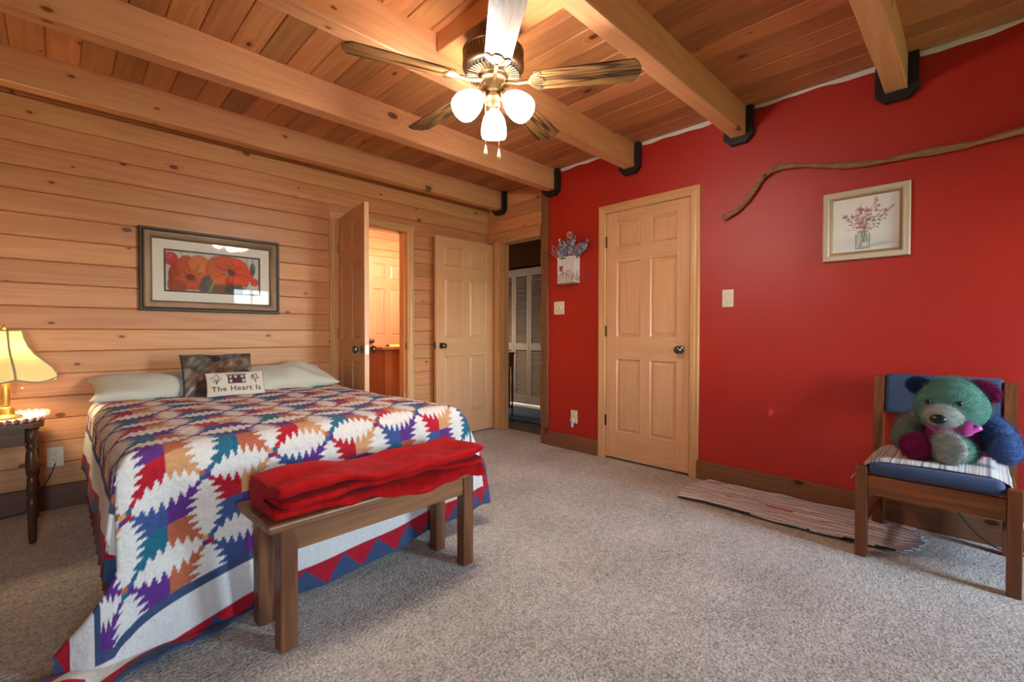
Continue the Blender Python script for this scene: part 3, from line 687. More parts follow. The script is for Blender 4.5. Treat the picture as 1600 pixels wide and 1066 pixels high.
# soft folds in the hanging cloth
hang_f = np.clip(df-.1, 0, 1); hang_l = np.clip(dl-.08, 0, 1); hang_r = np.clip(dr-.08, 0, 1)
Y = Y-hang_f*(.030*np.sin(px*7.5+.6)+.016*np.sin(px*17+1.4))*np.where(df >= dl, 1, .3)
X = X-hang_l*(.030*np.sin(Y*9+.4)+.014*np.sin(Y*21))*np.where(dl >= df, 1, .15)+hang_r*.03*np.sin(Y*8)
Z = BZT+.006-dn
flat = np.clip(1-dn/.05, 0, 1)
Z = Z+flat*(.004*np.sin(px*9+QV*4)+.003*np.sin(QV*13+px*5))+flat*.012*np.clip((px-BX0)/.3, 0, 1)*np.clip((BX1-px)/.3, 0, 1)
# quilted puffing
Z = Z+.0022*(np.abs(np.sin(math.pi*(QX+QV)/.056))*np.abs(np.sin(math.pi*(QX-QV)/.056)))**.5*flat
# cloth that reaches the carpet slides outward along it
ex_ = np.maximum(.014-Z, 0); Z = np.where(ex_ > 0, .014+.010*np.sin(px*26+QV*9)*np.clip(ex_/.1, 0, 1)+.010*np.clip(ex_/.1, 0, 1), Z)
X = X-ex_*np.where(cl > 0, .55, 0); Y = Y-ex_*np.where(cl > .15, .2, .75)
me = grid_mesh('quilt', np.stack([X, Y, Z], -1), C)
q = mk('quilt', me, 'quilt'); sd = q.modifiers.new('batting', 'SOLIDIFY'); sd.thickness = .007; sd.offset = 1
tag(q, 'multicoloured patchwork quilt with white sawtooth leaf shapes draped over the bed', 'quilt')

# ------------------------------------------------------------------ pillows and cushions
def pillow_pts(w, h, t, nu=40, nv=28, pinch=.07, wr=.0, seed=0, pw=.42):
    U, V = np.meshgrid(np.linspace(-1, 1, nu), np.linspace(-1, 1, nv), indexing='ij')
    x = U*w/2*(1-pinch*(1-V**2)); y = V*h/2*(1-pinch*(1-U**2))
    th = t/2*((1-np.abs(U)**2.4)*(1-np.abs(V)**2.4))**pw
    r = np.random.default_rng(seed); n = sum(r.normal(0, 1)*np.sin(r.uniform(3, 9)*U+r.uniform(-7, 7)*V+r.uniform(0, 6)) for _ in range(7))*wr
    return U, V, x, y, th+n*np.sqrt(th/t*2+1e-6), th
def pillow(name, label, cat, w, h, t, mat, loc, rot, group=None, colour=None, wr=.002, seed=1, pinch=.07, **k):
    U, V, x, y, f, bk = pillow_pts(w, h, t, wr=wr, seed=seed, pinch=pinch, **k)
    P = np.concatenate([np.stack([x, y, f], -1), np.stack([x, y, -bk], -1)[::-1]], 0)
    Cc = None
    if colour is not None:
        c = colour((U+1)/2, (V+1)/2); Cc = np.concatenate([c, c[::-1]], 0)
    me = grid_mesh(name, P, Cc)
    bm = bmesh.new(); bm.from_mesh(me); bmesh.ops.remove_doubles(bm, verts=bm.verts, dist=1e-5); bmesh.ops.recalc_face_normals(bm, faces=bm.faces); bm.to_mesh(me); bm.free()
    o = mk(name, me, mat); o.location = loc; o.rotation_euler = rot
    tag(o, label, cat, group); return o
p1 = pillow('pillow', 'pale sage pillow beside the table lamp', 'pillow', .705, .42, .165, 'sage', (.475, 3.63, .703), (R(13), R(1.5), R(1)), 'sage bed pillows', wr=.006, seed=3, pinch=.10, pw=.5)
p2 = pillow('pillow', 'pale sage pillow nearest the bathroom door', 'pillow', .705, .42, .18, 'sage', (1.19, 3.63, .71), (R(14), R(-2), R(-1)), 'sage bed pillows', wr=.006, seed=5, pinch=.10, pw=.5)
def animal_colour(U, V):
    def nz(s, seed):
        r = np.random.default_rng(seed); out = 0
        for k in range(10):
            a = r.uniform(0, 6.28); f = r.uniform(.5, 1)*s; out = out+np.sin(f*(U*math.cos(a)+V*math.sin(a))+r.uniform(0, 6)+1.2*np.sin(f*.6*(V-U)+k))
        return out/4
    c = np.zeros(U.shape+(3,)); c[:] = (84, 77, 70)
    n = nz(9, 1); c[n > .1] = (138, 130, 120); n2 = nz(16, 2); c[n2 > .45] = (40, 30, 24)
    def blob(cx, cy, rx, ry, col, k=.6):
        d = ((U-cx)/rx)**2+((V-cy)/ry)**2; m = np.clip((1-d)*2, 0, 1)*k; c[:] = c*(1-m[..., None])+np.array(col)*m[..., None]
    blob(.5, .62, .24, .2, (112, 78, 52), .8); blob(.5, .55, .1, .1, (60, 40, 28), .8); blob(.8, .75, .18, .14, (122, 92, 66), .7); blob(.2, .4, .16, .2, (98, 66, 44), .7); blob(.28, .25, .14, .16, (110, 76, 52), .7)
    blob(.15, .78, .12, .14, (118, 112, 104), .7); blob(.55, .2, .3, .14, (52, 36, 26), .7); blob(.85, .35, .12, .2, (92, 62, 42), .7)
    n3 = nz(40, 4); c *= (1+.28*np.clip(n3, -1, 1))[..., None]
    b = np.maximum(np.abs(U-.5), np.abs(V-.5)) > .485; c[b] = (34, 26, 24)
    return np.clip(c, 0, 255)
pc = pillow('throw_cushion', 'dark brown and grey wildlife print cushion leaning on the pillows', 'cushion', .40, .33, .12, 'print_cloth', (.745, 3.44, .757), (R(62), R(0), R(-3)), None, animal_colour, wr=.003, seed=8, nu=90, nv=74, pinch=.05)
W_, H_, T_ = .325, .165, .06
def house_colour(U, V):
    c = np.zeros(U.shape+(3,)); c[:] = (214, 202, 184)
    c += (8*np.sin(U*260)*np.sin(V*150))[..., None]
    def rect(x0, x1, y0, y1, col): c[(U > x0) & (U < x1) & (V > y0) & (V < y1)] = col
    rect(.36, .66, .45, .84, (66, 44, 66)); rect(.33, .69, .82, .88, (168, 132, 110)); rect(.36, .66, .84, .86, (120, 90, 84))
    for x in (.385, .47, .585): rect(x, x+.045, .69, .79, (206, 186, 164))
    for x in (.385, .60): rect(x, x+.045, .50, .62, (206, 186, 164))
    rect(.485, .535, .45, .64, (96, 40, 58))
    r = np.random.default_rng(3)
    for cx, s in ((.17, 1.0), (.84, .9)):
        rect(cx-.008, cx+.008, .46, .60, (70, 62, 54))
        for k in range(46):
            a = r.uniform(0, 6.28); q = r.uniform(0, 1)**.5; x = cx+math.cos(a)*q*.085*s; y = .70+math.sin(a)*q*.18*s
            rect(x-.012, x+.006, y-.016, y+.012, (84, 78, 70))
    c[np.maximum(np.abs(U-.5)*1.0, np.abs(V-.5)) > .488] = (60, 50, 46)
    return c
hc_loc, hc_rot = (.80, 3.27, .722), (R(60), 0, R(-4))
hc = pillow('throw_cushion', 'small cream needlepoint cushion with a house, trees and the words The Heart Is', 'cushion', W_, H_, T_, 'print_cloth', hc_loc, hc_rot, None, house_colour, wr=0, nu=170, nv=90, pinch=.03)
# lettering, laid on the cushion's bulging face
cu = bpy.data.curves.new('lettering', 'FONT'); cu.body = 'The Heart Is'; cu.size = .046; cu.align_x = 'CENTER'; cu.space_character = 1.12; cu.resolution_u = 3; cu.offset = .0006
tmp = bpy.data.objects.new('lettering_tmp', cu); COL.objects.link(tmp); dg = bpy.context.evaluated_depsgraph_get(); lm = bpy.data.meshes.new_from_object(tmp.evaluated_get(dg)); bpy.data.objects.remove(tmp)
bm = bmesh.new(); bm.from_mesh(lm); bmesh.ops.triangulate(bm, faces=bm.faces)
bmesh.ops.subdivide_edges(bm, edges=[e_ for e_ in bm.edges if e_.calc_length() > .01], cuts=2)
for v in bm.verts:
    x, y = v.co.x, v.co.y-.054; U = max(-.99, min(.99, x/(W_/2))); V = max(-.99, min(.99, y/(H_/2)))
    th = T_/2*((1-abs(U)**2.4)*(1-abs(V)**2.4))**.42; v.co = (x, y, th+.0012)
bm.to_mesh(lm); bm.free()
lt = mk('lettering', lm, plain('lettering_thread', S(70, 62, 58), .8), hc); lt['kind'] = 'stuff'

# ------------------------------------------------------------------ bench and blanket
bn = thing('bench', 'brown wooden bench at the foot of the bed with a red blanket on it', 'bench', (.465, 1.545, 0), R(2.2))
LX, LW = .925, .315
mk('bench_top', B().rbox(0, LX, 0, LW, .408, .436, .008, 3), 'bench_x', bn)
for x in (.045, LX-.045-.056):
    for y in (.03, LW-.03-.052): mk('leg', B().rbox(x, x+.056, y, y+.052, 0, .408, .003), 'bench_z', bn)
for y in (.038, LW-.056): mk('apron', B().rbox(.101, LX-.101, y, y+.018, .322, .407, .002), 'bench_x', bn)
for x in (.055, LX-.073): mk('side_rail', B().rbox(x, x+.018, .082, LW-.082, .35, .407, .002), 'bench_z', bn)
# folded fleece: one folded outline with a deep crease at the front, run along the bench with soft waviness
def arc(cy, cz, ry, rz, a0, a1, n): return [(cy+ry*math.cos(R(a0+(a1-a0)*i/n)), cz+rz*math.sin(R(a0+(a1-a0)*i/n))) for i in range(n+1)]
def line_(a, b, n): return [(a[0]+(b[0]-a[0])*i/n, a[1]+(b[1]-a[1])*i/n) for i in range(n)]
def layer(y0, z0, z1): return arc(y0+.020, (z0+z1)/2, .022, (z1-z0)/2, 262, 98, 8)
pr = [(p_, 0) for p_ in line_((.265, 0), (.04, 0), 7)]+[(p_, 0) for p_ in layer(.0, 0, .034)]+[(p_, 0) for p_ in line_((.06, .036), (.16, .037), 5)]+[(p_, 1) for p_ in line_((.16, .039), (.06, .040), 5)]
pr += [(p_, 1) for p_ in layer(.010, .041, .072)]+[(p_, 1) for p_ in line_((.06, .074), (.17, .075), 5)]+[(p_, 2) for p_ in line_((.17, .077), (.06, .078), 5)]
pr += [(p_, 2) for p_ in layer(-.006, .080, .116)]+[(p_, 2) for p_ in line_((.05, .117), (.25, .112), 12)]+[(p_, 2) for p_ in arc(.25, .056, .04, .056, 82, -82, 8)]
P = []; nx = 120; LE = ((-.016, .010, .03), (.004, -.006, 1.7), (-.010, .012, 3.1))
for i in range(nx+1):
    t_ = i/nx; row = []
    e_ = min(1, (t_/.03)**.5 if t_ < .03 else 1, ((1-t_)/.03)**.5 if t_ > .97 else 1); e_ = .72+.28*e_
    for k, ((y, z), ly) in enumerate(pr):
        a_, b2, ph = LE[ly]; fr_ = max(0, 1-y/.2); x = .035+t_*.86+(1-t_)**6*a_+t_**6*b2
        w = (.007*math.sin(x*9+ph*2)+.005*math.sin(x*19+ph*5)+.003*math.sin(x*41+ph))
        zmid = (.017, .056, .098)[ly]
        zz_ = (zmid+(z-zmid)*e_)*(.92+.09*math.sin(x*3.4+2.4))+w*.55*(ly > 0)+(.005*math.sin(y*24+x*11)+.004*math.sin(x*17-y*30))*(z > .1)
        if ly == 2 and y > .05: zz_ -= .010*math.exp(-((y-.14-.1*(x-.4))/.05)**2)
        yy = .14+(y-.14)*(.6+.4*e_)+w*1.6*fr_-.045*max(0, t_-.15)*fr_*(1, .8, 1.0)[ly]
        if yy < 0 and ly == 0: zz_ -= min(.03, -yy*1.1)
        row.append((x, yy, zz_ if yy < .0 else max(zz_, .003)))
    P.append(row)
bb_ = B().grid(P, close_v=True); npf = len(pr); bb_.f.append(tuple(range(npf))); bb_.f.append(tuple(nx*npf+k for k in range(npf)))
bl_ = mk('folded_blanket', bb_, 'bred', None, (.465, 1.545, .437), (0, 0, R(2.2)), smooth=True)
subsurf(bl_, 1)
tag(bl_, 'bright red fleece blanket folded lengthwise on the bench', 'blanket')

# ------------------------------------------------------------------ bedside table, doily, lamp
st = thing('bedside_table', 'dark wooden side table with turned legs left of the bed', 'table', (-.045, 3.235, 0))
TWd, TDp, TZ = .50, .52, .598
b = B(); oc = .035
b.prism([(-TWd, 0), (-oc, 0), (0, oc), (0, TDp-oc), (-oc, TDp), (-TWd, TDp)], .022, 'xy', TZ-.022); mk('table_top', b, 'dark_x', st)
for n_, bx in (('apron', (-TWd+.05, -.065, .03, .048)), ('apron', (-TWd+.05, -.065, TDp-.048, TDp-.03))): mk(n_, B().rbox(bx[0], bx[1], bx[2], bx[3], .49, TZ-.023, .002), 'dark_x', st)
for x in (-.052, -TWd+.034): mk('apron', B().rbox(x, x+.018, .065, TDp-.065, .49, TZ-.023, .002), 'dark_x', st)
leg = [(.012, 0), (.016, .02), (.018, .15), (.022, .19), (.020, .21), (.014, .23), (.020, .25), (.022, .27), (.017, .30), (.019, .32), (.014, .33), (.020, .345), (.022, .37), (.023, .40), (.020, .45), (.016, .465), (.021, .475), (.021, .485), (.015, .495), (.022, .505), (.024, .575)]
lg = mesh_of(B().lathe(leg, 16), 'leg', True)
for x in (-.045, -TWd+.045):
    for y in (.045, TDp-.045): mk('leg', lg, 'dark_z', st, (x, y, 0))
# ruffled crochet doily
dl_ = thing('ruffled_doily', 'white crocheted doily with a pink ruffled edge on the side table', 'doily', (-.22, 3.45, TZ))
def rect_path(t_, hx, hy):     # rounded rectangle outline
    a = 2*math.pi*t_; c, s_ = math.cos(a), math.sin(a); k = (abs(c)**4+abs(s_)**4)**-.25; return c*k*hx, s_*k*hy
P = []
for i in range(161):
    x, y = rect_path(i/160, .17, .18); P.append([(x*q, y*q, .003) for q in (.02, .5, .95)])
mk('centre', B().grid(P), 'linen', dl_, smooth=True)
for col, sc, amp, zb, nm in (('linen', 1.0, .010, .010, 'ruffle'), (plain('pink_crochet', S(226, 150, 136), .9, bump=.6), 1.06, .012, .015, 'ruffle')):
    P = []
    for i in range(641):
        t_ = i/640; x, y = rect_path(t_, .17*sc, .18*sc); w = math.sin(t_*2*math.pi*46+sc*40)
        P.append([(x*.95, y*.95, .004), (x*(1+.02*w), y*(1+.02*w), zb+amp*w*.7+.004), (x*(1.06+.04*w), y*(1.06+.04*w), zb*.7+amp*w+.004)])
    mk(nm, B().grid(P), col, dl_, smooth=True)
# bell lamp
lp = thing('table_lamp', 'lit brass table lamp with a cream bell shade by the bed', 'lamp', (-.185, 3.49, TZ+.006))
mk('base', B().lathe([(.062, 0), (.062, .008), (.050, .014), (.038, .018), (.034, .024), (.030, .050), (.024, .056), (.017, .060)], 28), 'lamp_brass', lp, smooth=True)
mk('stem', B().lathe([(.016, .058), (.0175, .07), (.0175, .19), (.014, .20), (.010, .215), (.010, .30)], 20), 'lamp_brass', lp, smooth=True)
mk('bulb', B().lathe([(.012, .29), (.015, .31), (.028, .335), (.03, .355), (.022, .378), (.004, .388)], 16), 'bulb', lp, smooth=True)
NP = 6; prof = [(.066, .448), (.068, .436), (.074, .405), (.088, .365), (.112, .325), (.146, .290), (.180, .255), (.198, .225), (.203, .205)]
ph0 = R(-77)
def shade_pt(th, r, z, k):
    f = ((th-ph0)*NP/(2*math.pi)) % 1; c = math.cos(math.pi/NP)/math.cos((f-.5)*2*math.pi/NP)      # flat-sided panels
    fl = 1-.5*(r-.066)/.14; rr_ = r*(c*fl+(1-fl)*(1-.05*math.sin(math.pi*f)))
    zz_ = z-(.020*math.sin(math.pi*f)*((.448-z)/.243)**2)
    return (rr_*math.cos(th), rr_*math.sin(th), zz_)
P = [[shade_pt(2*math.pi*k/96, r, z, k) for k in range(96)] for r, z in prof]
mk('shade', B().grid(P, close_v=True), 'shade', lp, smooth=True)
for k in range(NP):
    th = ph0+2*math.pi*k/NP; mk('shade_rib', B().tube([tuple(Vector(shade_pt(th+1e-4, r, z, 0))*1.004) for r, z in prof], .0044, 6), 'shade_trim', lp, smooth=True)
for (r, z), nm in ((prof[0], 'top_trim'), (prof[-1], 'bottom_trim')):
    pts = [Vector(shade_pt(2*math.pi*k/96, r, z, 0)) for k in range(97)]; mk(nm, B().tube(pts, .0042, 6, False), 'shade_trim', lp, smooth=True)
mk('finial', B().lathe([(.004, .448), (.008, .458), (.005, .47), (.001, .478)], 12).tube([(-.066, 0, .446), (.066, 0, .446)], .002, 6), 'lamp_brass', lp, smooth=True)
mk('pull_chain', B().tube([(.06, -.03, .30), (.062, -.03, .155)], .0015, 6).ell((.062, -.03, .150), (.006, .006, .007), 10, 8), 'chain', lp, smooth=True)
o = point('lamp_glow', (0, 0, .34), LAMP_W, (1, .82, .54), .04); o.parent = lp
# ------------------------------------------------------------------ wall plates
def plate(name, label, cat, loc, rotz, w, h, kind, group=None):
    t = thing(name, label, cat, loc, rotz, group)      # local: x along the wall, -y out of the wall
    mk('cover', B().rbox(-w/2, w/2, -.006, .0, -h/2, h/2, .002, 2), 'ivory', t)
    if kind == 'outlet':
        for z in (.02, -.02):
            b = B(); n = 18; b.prism([(.0165*math.cos(2*math.pi*k/n)*.95, z+max(-.0125, min(.0125, .0165*math.sin(2*math.pi*k/n)))) for k in range(n)], .003, 'xz', -.0085); mk('socket', b, 'ivory', t)
            for x, hh in ((-.0062, .0045), (.0062, .0036)): mk('slot', B().box(x-.0012, x+.0012, -.0089, -.0075, z+.001-hh*.2, z+.001+hh*1.6), 'slot', t)
            mk('ground_hole', B().prism([(.0024*math.cos(k*.785), z-.007+.0024*math.sin(k*.785)) for k in range(8)], .0014, 'xz', -.0089), 'slot', t)
        mk('screw', B().prism([(.003*math.cos(k*.785), .003*math.sin(k*.785)) for k in range(8)], .0016, 'xz', -.0075), 'ivory', t)
    else:
        n = 2 if w > .1 else 1
        for x in ((-.023, .023) if n == 2 else (0,)):
            mk('toggle', B().rbox(x-.0045, x+.0045, -.018, -.005, -.004, .014, .0015).box(x-.006, x+.006, -.0075, -.005, -.013, .013), 'ivory', t)
            for z in (.03, -.03): mk('screw', B().prism([(x+.003*math.cos(k*.785), z+.003*math.sin(k*.785)) for k in range(8)], .0016, 'xz', -.0075), 'slot', t)
    return t
plate('wall_outlet', 'ivory double outlet on the plank wall beside the side table', 'outlet', (-.007, YL-.0005, .306), 0, .072, .116, 'outlet')
plate('wall_outlet', 'ivory outlet on the red wall below the flower bag', 'outlet', (XR, 2.545, .30), R(-90), .072, .116, 'outlet')
plate('light_switch', 'ivory double switch plate under the flower bag', 'switch', (XR, 2.722, 1.275), R(-90), .118, .118, 'switch')
plate('light_switch', 'ivory single switch plate right of the closet door', 'switch', (XR, 1.228, 1.285), R(-90), .073, .118, 'switch')
nl = thing('plug_in_freshener', 'small clear plug-in hanging from the red wall outlet', 'plug-in', (XR-.0085, 2.548, .268), R(-90))
mk('body', B().rbox(-.016, .016, -.03, -.0005, -.012, .02, .005, 2), 'ivory', nl); mk('bottle', B().lathe([(.009, -.058), (.013, -.055), (.013, -.025), (.008, -.013)], 14, (0, -.017, 0)), 'clear', nl, smooth=True)
#==OBJ2==
# ------------------------------------------------------------------ framed pictures
def frame_ring(x0, x1, z0, z1, prof):       # prof: (inset, outward depth); ring of four mitred sides, outward = -y
    return B().grid([[(x0+i, -d, z0+i), (x1-i, -d, z0+i), (x1-i, -d, z1-i), (x0+i, -d, z1-i)] for i, d in prof], close_v=True)
pp = thing('framed_picture', 'wide bronze framed poppy painting above the bed', 'picture', (.388, YL, 1.188))
FW, FH = .851, .549
mk('frame_edge', frame_ring(0, FW, 0, FH, [(0, 0), (0, .026), (.004, .030), (.014, .030), (.016, .026)]), 'frame_dark', pp)
mk('frame', frame_ring(0, FW, 0, FH, [(.016, .026), (.019, .034), (.026, .037), (.034, .034), (.05, .028), (.064, .022), (.069, .016), (.069, .008)]), 'frame_bronze', pp, auto=50)
mk('mat_board', frame_ring(0, FW, 0, FH, [(.066, .011), (.133, .011), (.133, .007)]), 'mat_board', pp)
mk('inner_fillet', frame_ring(0, FW, 0, FH, [(.131, .0125), (.142, .0125), (.142, .007)]), 'frame_dark', pp)
cv = Canvas(300, 132, (198, 194, 188))
cv.ell(.05, .2, .16, .17, 0, (186, 66, 66)); cv.ell(.03, .12, .1, .1, 0, (204, 96, 86), .7); cv.line([(.04, .33), (.10, .48), (.16, .8)], .012, (92, 90, 80)); cv.line([(.15, .02), (.19, .2)], .010, (110, 110, 100)); cv.line([(.86, .02), (.85, .2)], .008, (120, 116, 108))
def poppy(cx, cy, petals, core):
    for dx, dy, rx, ry, rot, col in petals:
        cv.ell(cx+dx/cv.ar, cy+dy, rx, ry, rot, tuple(c*.86 for c in col), 1, .25); cv.ell(cx+dx/cv.ar+.003, cy+dy-.015, rx*.95, ry*.93, rot, col, .95, .3); cv.ell(cx+dx/cv.ar-.01, cy+dy-.04, rx*.55, ry*.5, rot, tuple(min(255, c*1.06+6) for c in col), .35, 1.2)
    for k in range(30): a = k*.7; cv.line([(cx+core[0], cy+core[1]), (cx+core[0]+math.cos(a)*.30/cv.ar, cy+core[1]+math.sin(a)*.22)], .006, (150, 70, 50), .05)
    cv.ell(cx+core[0], cy+core[1], .13, .085, .4, (92, 62, 52), .6, .9); cv.ell(cx+core[0]-.012, cy+core[1]-.02, .06, .04, .4, (70, 58, 52), .6, .8)
poppy(.26, .54, [(-.34, .26, .20, .28, .3, (150, 62, 44)), (-.36, .02, .17, .26, .2, (160, 66, 46)), (-.16, -.20, .20, .26, .5, (186, 84, 56)), (.16, -.24, .26, .24, -.2, (200, 116, 72)), (.36, -.04, .24, .30, .1, (206, 124, 76)), (.10, .18, .40, .22, .25, (202, 104, 64)), (-.10, .26, .34, .16, .2, (196, 90, 56))], (-.02, .10))
poppy(.66, .44, [(-.34, -.06, .24, .34, .1, (190, 98, 68)), (-.08, -.24, .30, .20, .1, (196, 92, 64)), (.26, -.24, .26, .13, .5, (210, 88, 60)), (-.24, .24, .30, .24, .3, (204, 100, 66)), (.34, .04, .28, .20, .15, (214, 78, 50)), (.10, .30, .20, .2, 0, (190, 60, 42)), (.22, .20, .28, .16, .3, (216, 84, 54))], (.02, .0))
for (cx, cy), ends in (((.25, .64), ((.20, .24), (.33, .28), (.09, .46), (.46, .74), (.16, .92), (.42, .45))), ((.68, .44), ((.60, .12), (.80, .22), (.88, .52), (.70, .82), (.50, .58), (.84, .66)))):
    for ex, ey in ends: cv.line([(cx, cy), ((cx+ex)/2+.012, (cy+ey)/2-.02), (ex, ey)], .011, (122, 46, 34), .45)
    for k in range(9): a = k*.7; cv.ell(cx+math.cos(a)*.045/cv.ar*1.6, cy+math.sin(a)*.06, .016, .016, 0, (52, 40, 40), .8, .6)
for x, y, rx, ry, rot, col in ((.40, .82, .14, .26, .3, (88, 92, 84)), (.47, .88, .12, .2, -.4, (104, 106, 84)), (.58, .92, .2, .14, 0, (122, 84, 62)), (.66, .94, .12, .2, .3, (70, 74, 68)), (.12, .92, .2, .2, 0, (150, 76, 52)), (.93, .3, .07, .17, 0, (76, 82, 78)), (.935, .24, .035, .09, 0, (112, 116, 108)), (.76, .9, .12, .16, .5, (92, 96, 84))): cv.ell(x, y, rx, ry, rot, col, .95, .4)
cv.ell(.95, .66, .12, .11, 0, (206, 78, 54)); cv.line([(.93, 0), (.93, .14)], .008, (96, 96, 90)); cv.line([(.44, 1), (.50, .7)], .014, (168, 160, 110)); cv.line([(.88, .7), (.8, 1)], .012, (84, 90, 80)); cv.noise(4)
mk('painting', cv.mesh('painting', lambda x, y: (.142+x*(FW-.284), -.008, FH-.142-y*(FH-.284))), 'print', pp)
mk('glass', B().box(.068, FW-.068, -.0165, -.015, .068, FH-.068), 'glass', pp)

fp = thing('framed_picture', 'square cream framed print of pink flowers in a glass jar', 'picture', (XR, .676, 1.469), R(-90))
GW, GH = .398, .40
mk('frame', frame_ring(0, GW, 0, GH, [(0, 0), (0, .020), (.004, .024), (.014, .022), (.026, .026), (.034, .020), (.036, .010)]), 'frame_cream', fp, auto=50)
mk('bead_trim', frame_ring(0, GW, 0, GH, [(.035, .012), (.036, .019), (.042, .020), (.046, .015), (.047, .007)]), 'frame_gold', fp, auto=50)
cv = Canvas(200, 200, (238, 238, 235)); r = np.random.default_rng(11)
cv.ell(.5, .85, .5, .12, 0, (206, 208, 208), .5, 1.2); cv.ell(.72, .9, .18, .03, -.1, (176, 180, 184), .7, .8)
for x0, y0 in ((.30, .32), (.44, .12), (.66, .05), (.78, .28), (.86, .34), (.22, .58), (.6, .2), (.36, .22), (.9, .22)):
    cv.line([(.5, .62), ((.5+x0)/2+r.uniform(-.03, .03), (.62+y0)/2), (x0, y0)], .004, (150, 146, 136), .8)
for k in range(210):
    a = r.uniform(0, 6.28); q_ = r.uniform(0, 1)**.6; x = .5+math.cos(a)*q_*.30+.03; y = .42+math.sin(a)*q_*.21
    col = [(186, 130, 140), (206, 160, 166), (150, 96, 110), (128, 124, 112), (96, 92, 88), (168, 160, 140)][r.integers(0, 6)]
    cv.ell(x, y, r.uniform(.008, .024), r.uniform(.006, .014), r.uniform(0, 3), col, .8, .6)
for x, y, s_ in ((.20, .33, .042), (.42, .22, .04), (.53, .26, .042), (.44, .47, .05), (.48, .55, .05), (.70, .2, .028), (.68, .1, .02), (.80, .30, .03)):
    cv.ell(x, y, s_, s_*.85, 0, (188, 116, 128), .9, .5); cv.ell(x-.01, y-.01, s_*.5, s_*.45, .5, (214, 160, 166), .9, .6); cv.ell(x+.012, y+.012, s_*.4, s_*.3, .5, (152, 82, 98), .8, .6)
for k in range(14): cv.ell(.66+.015*math.sin(k*2), .04+k*.02, .014, .010, k, (176, 132, 148), .85, .5)
for k in range(10): cv.ell(.74+k*.02, .40-k*.018, .016, .010, .4, (176, 130, 146) if k % 2 else (130, 128, 120), .85, .5)
cv.ell(.47, .78, .115, .17, 0, (186, 194, 188), .75, .12); cv.put(((np.abs(cv.X-.47) < .105) & (cv.Y > .68) & (cv.Y < .955)).astype(float), (192, 200, 194), .75)
for x in (.37, .575): cv.line([(x, .68), (x, .95)], .006, (120, 128, 120))
cv.line([(.37, .95), (.575, .95)], .007, (120, 128, 122)); cv.line([(.40, .64), (.55, .64)], .012, (150, 156, 146))
for x0, x1 in ((.44, .50), (.48, .44), (.5, .54), (.46, .42), (.5, .47)): cv.line([(x0, .64), ((x0+x1)/2+.02, .8), (x1, .93)], .006, (112, 122, 96), .85)
cv.ell(.5, .88, .05, .04, 0, (226, 232, 228), .8, .5); cv.noise(3)
mk('art_print', cv.mesh('art_print', lambda x, y: (.046+x*(GW-.092), -.0085, GH-.046-y*(GH-.092))), 'print', fp)

# ------------------------------------------------------------------ gift bag of dried flowers on the red wall
gb = thing('flower_bag', 'white butterfly print gift bag hanging on the red wall', 'bag', (XR-.001, 2.675, 1.485), R(-90))
BWd, BHt, BDp = .185, .235, .085
cv = Canvas(120, 150, (226, 220, 210)); r = np.random.default_rng(5)
for k in range(70):
    x = r.uniform(.03, .97); h_ = r.uniform(.15, .5)*(1 if r.random() < .8 else 1.3); cv.line([(x, 1), (x+r.uniform(-.04, .04), 1-h_)], .006, (184, 172, 156), .7)
    cv.ell(x+r.uniform(-.04, .04), 1-h_, r.uniform(.012, .035), r.uniform(.012, .03), r.uniform(0, 3), [(134, 110, 110), (168, 152, 130), (110, 92, 100), (190, 170, 140)][r.integers(0, 4)], .75, .6)
for sx in (-1, 1): cv.ell(.24+sx*.05, .40, .05, .075, sx*.6, (122, 74, 70), .95); cv.ell(.24+sx*.045, .50, .035, .045, sx*-.5, (122, 74, 70), .95)
cv.ell(.35, .62, .03, .05, 0, (96, 80, 84)); cv.ell(.33, .06, .16, .024, 0, (96, 82, 70)); cv.ell(.33, .06, .12, .014, 0, (60, 52, 46)); cv.noise(4)
mk('front_panel', cv.mesh('front_panel', lambda x, y: (x*BWd, -BDp, BHt*(1-y))), 'print', gb)
cv2 = Canvas(60, 150, (222, 216, 208))
for k in range(26): x = r.uniform(.05, .95); h_ = r.uniform(.1, .42); cv2.line([(x, 1), (x, 1-h_)], .005, (176, 164, 150), .7); cv2.ell(x, 1-h_, .03, .03, 0, (126, 104, 108), .7, .6)
cv2.line([(.5, 0), (.5, .5), (0, .62)], .006, (196, 188, 178), .8)
for nm, fx in (('side_panel', BWd), ('side_panel', 0.0)): mk(nm, cv2.mesh(nm, lambda x, y, fx=fx: (fx+0*x, -BDp*(1-x), BHt*(1-y))), 'print', gb)
mk('back_panel', B().box(0, BWd, -.003, 0, 0, BHt).box(0, BWd, -BDp, 0, 0, .003), plain('bag_paper', S(224, 218, 208), .7), gb)
mk('handle', B().tube([(BWd*.3, -BDp-.002, BHt*.9), (BWd*.3, -BDp-.01, BHt*1.0), (BWd*.4, -BDp-.012, BHt*1.04)], .002, 6), 'frame_dark', gb, smooth=True)
fl = thing('dried_flowers', 'blue and dusty pink dried flower bunch standing in the gift bag', 'flowers', (XR-.045, 2.585, 1.64), R(-90))
r = np.random.default_rng(21)
fm = {'b': plain('dried_blue', S(128, 142, 182), .8, var=.2, vscale=60), 'p': plain('dried_pink', S(196, 128, 120), .8, var=.2, vscale=60), 's': plain('dried_silver', S(198, 200, 212), .8, var=.2, vscale=60), 'o': plain('dried_peach', S(214, 150, 116), .8), 't': plain('dried_twig', S(112, 66, 58), .85)}
pet = mesh_of(B().add([(0, 0, 0), (.007, .002, .010), (0, .004, .024), (-.007, .002, .010), (0, -.002, .011)], [(0, 1, 4), (1, 2, 4), (2, 3, 4), (3, 0, 4)]), 'petal', True)
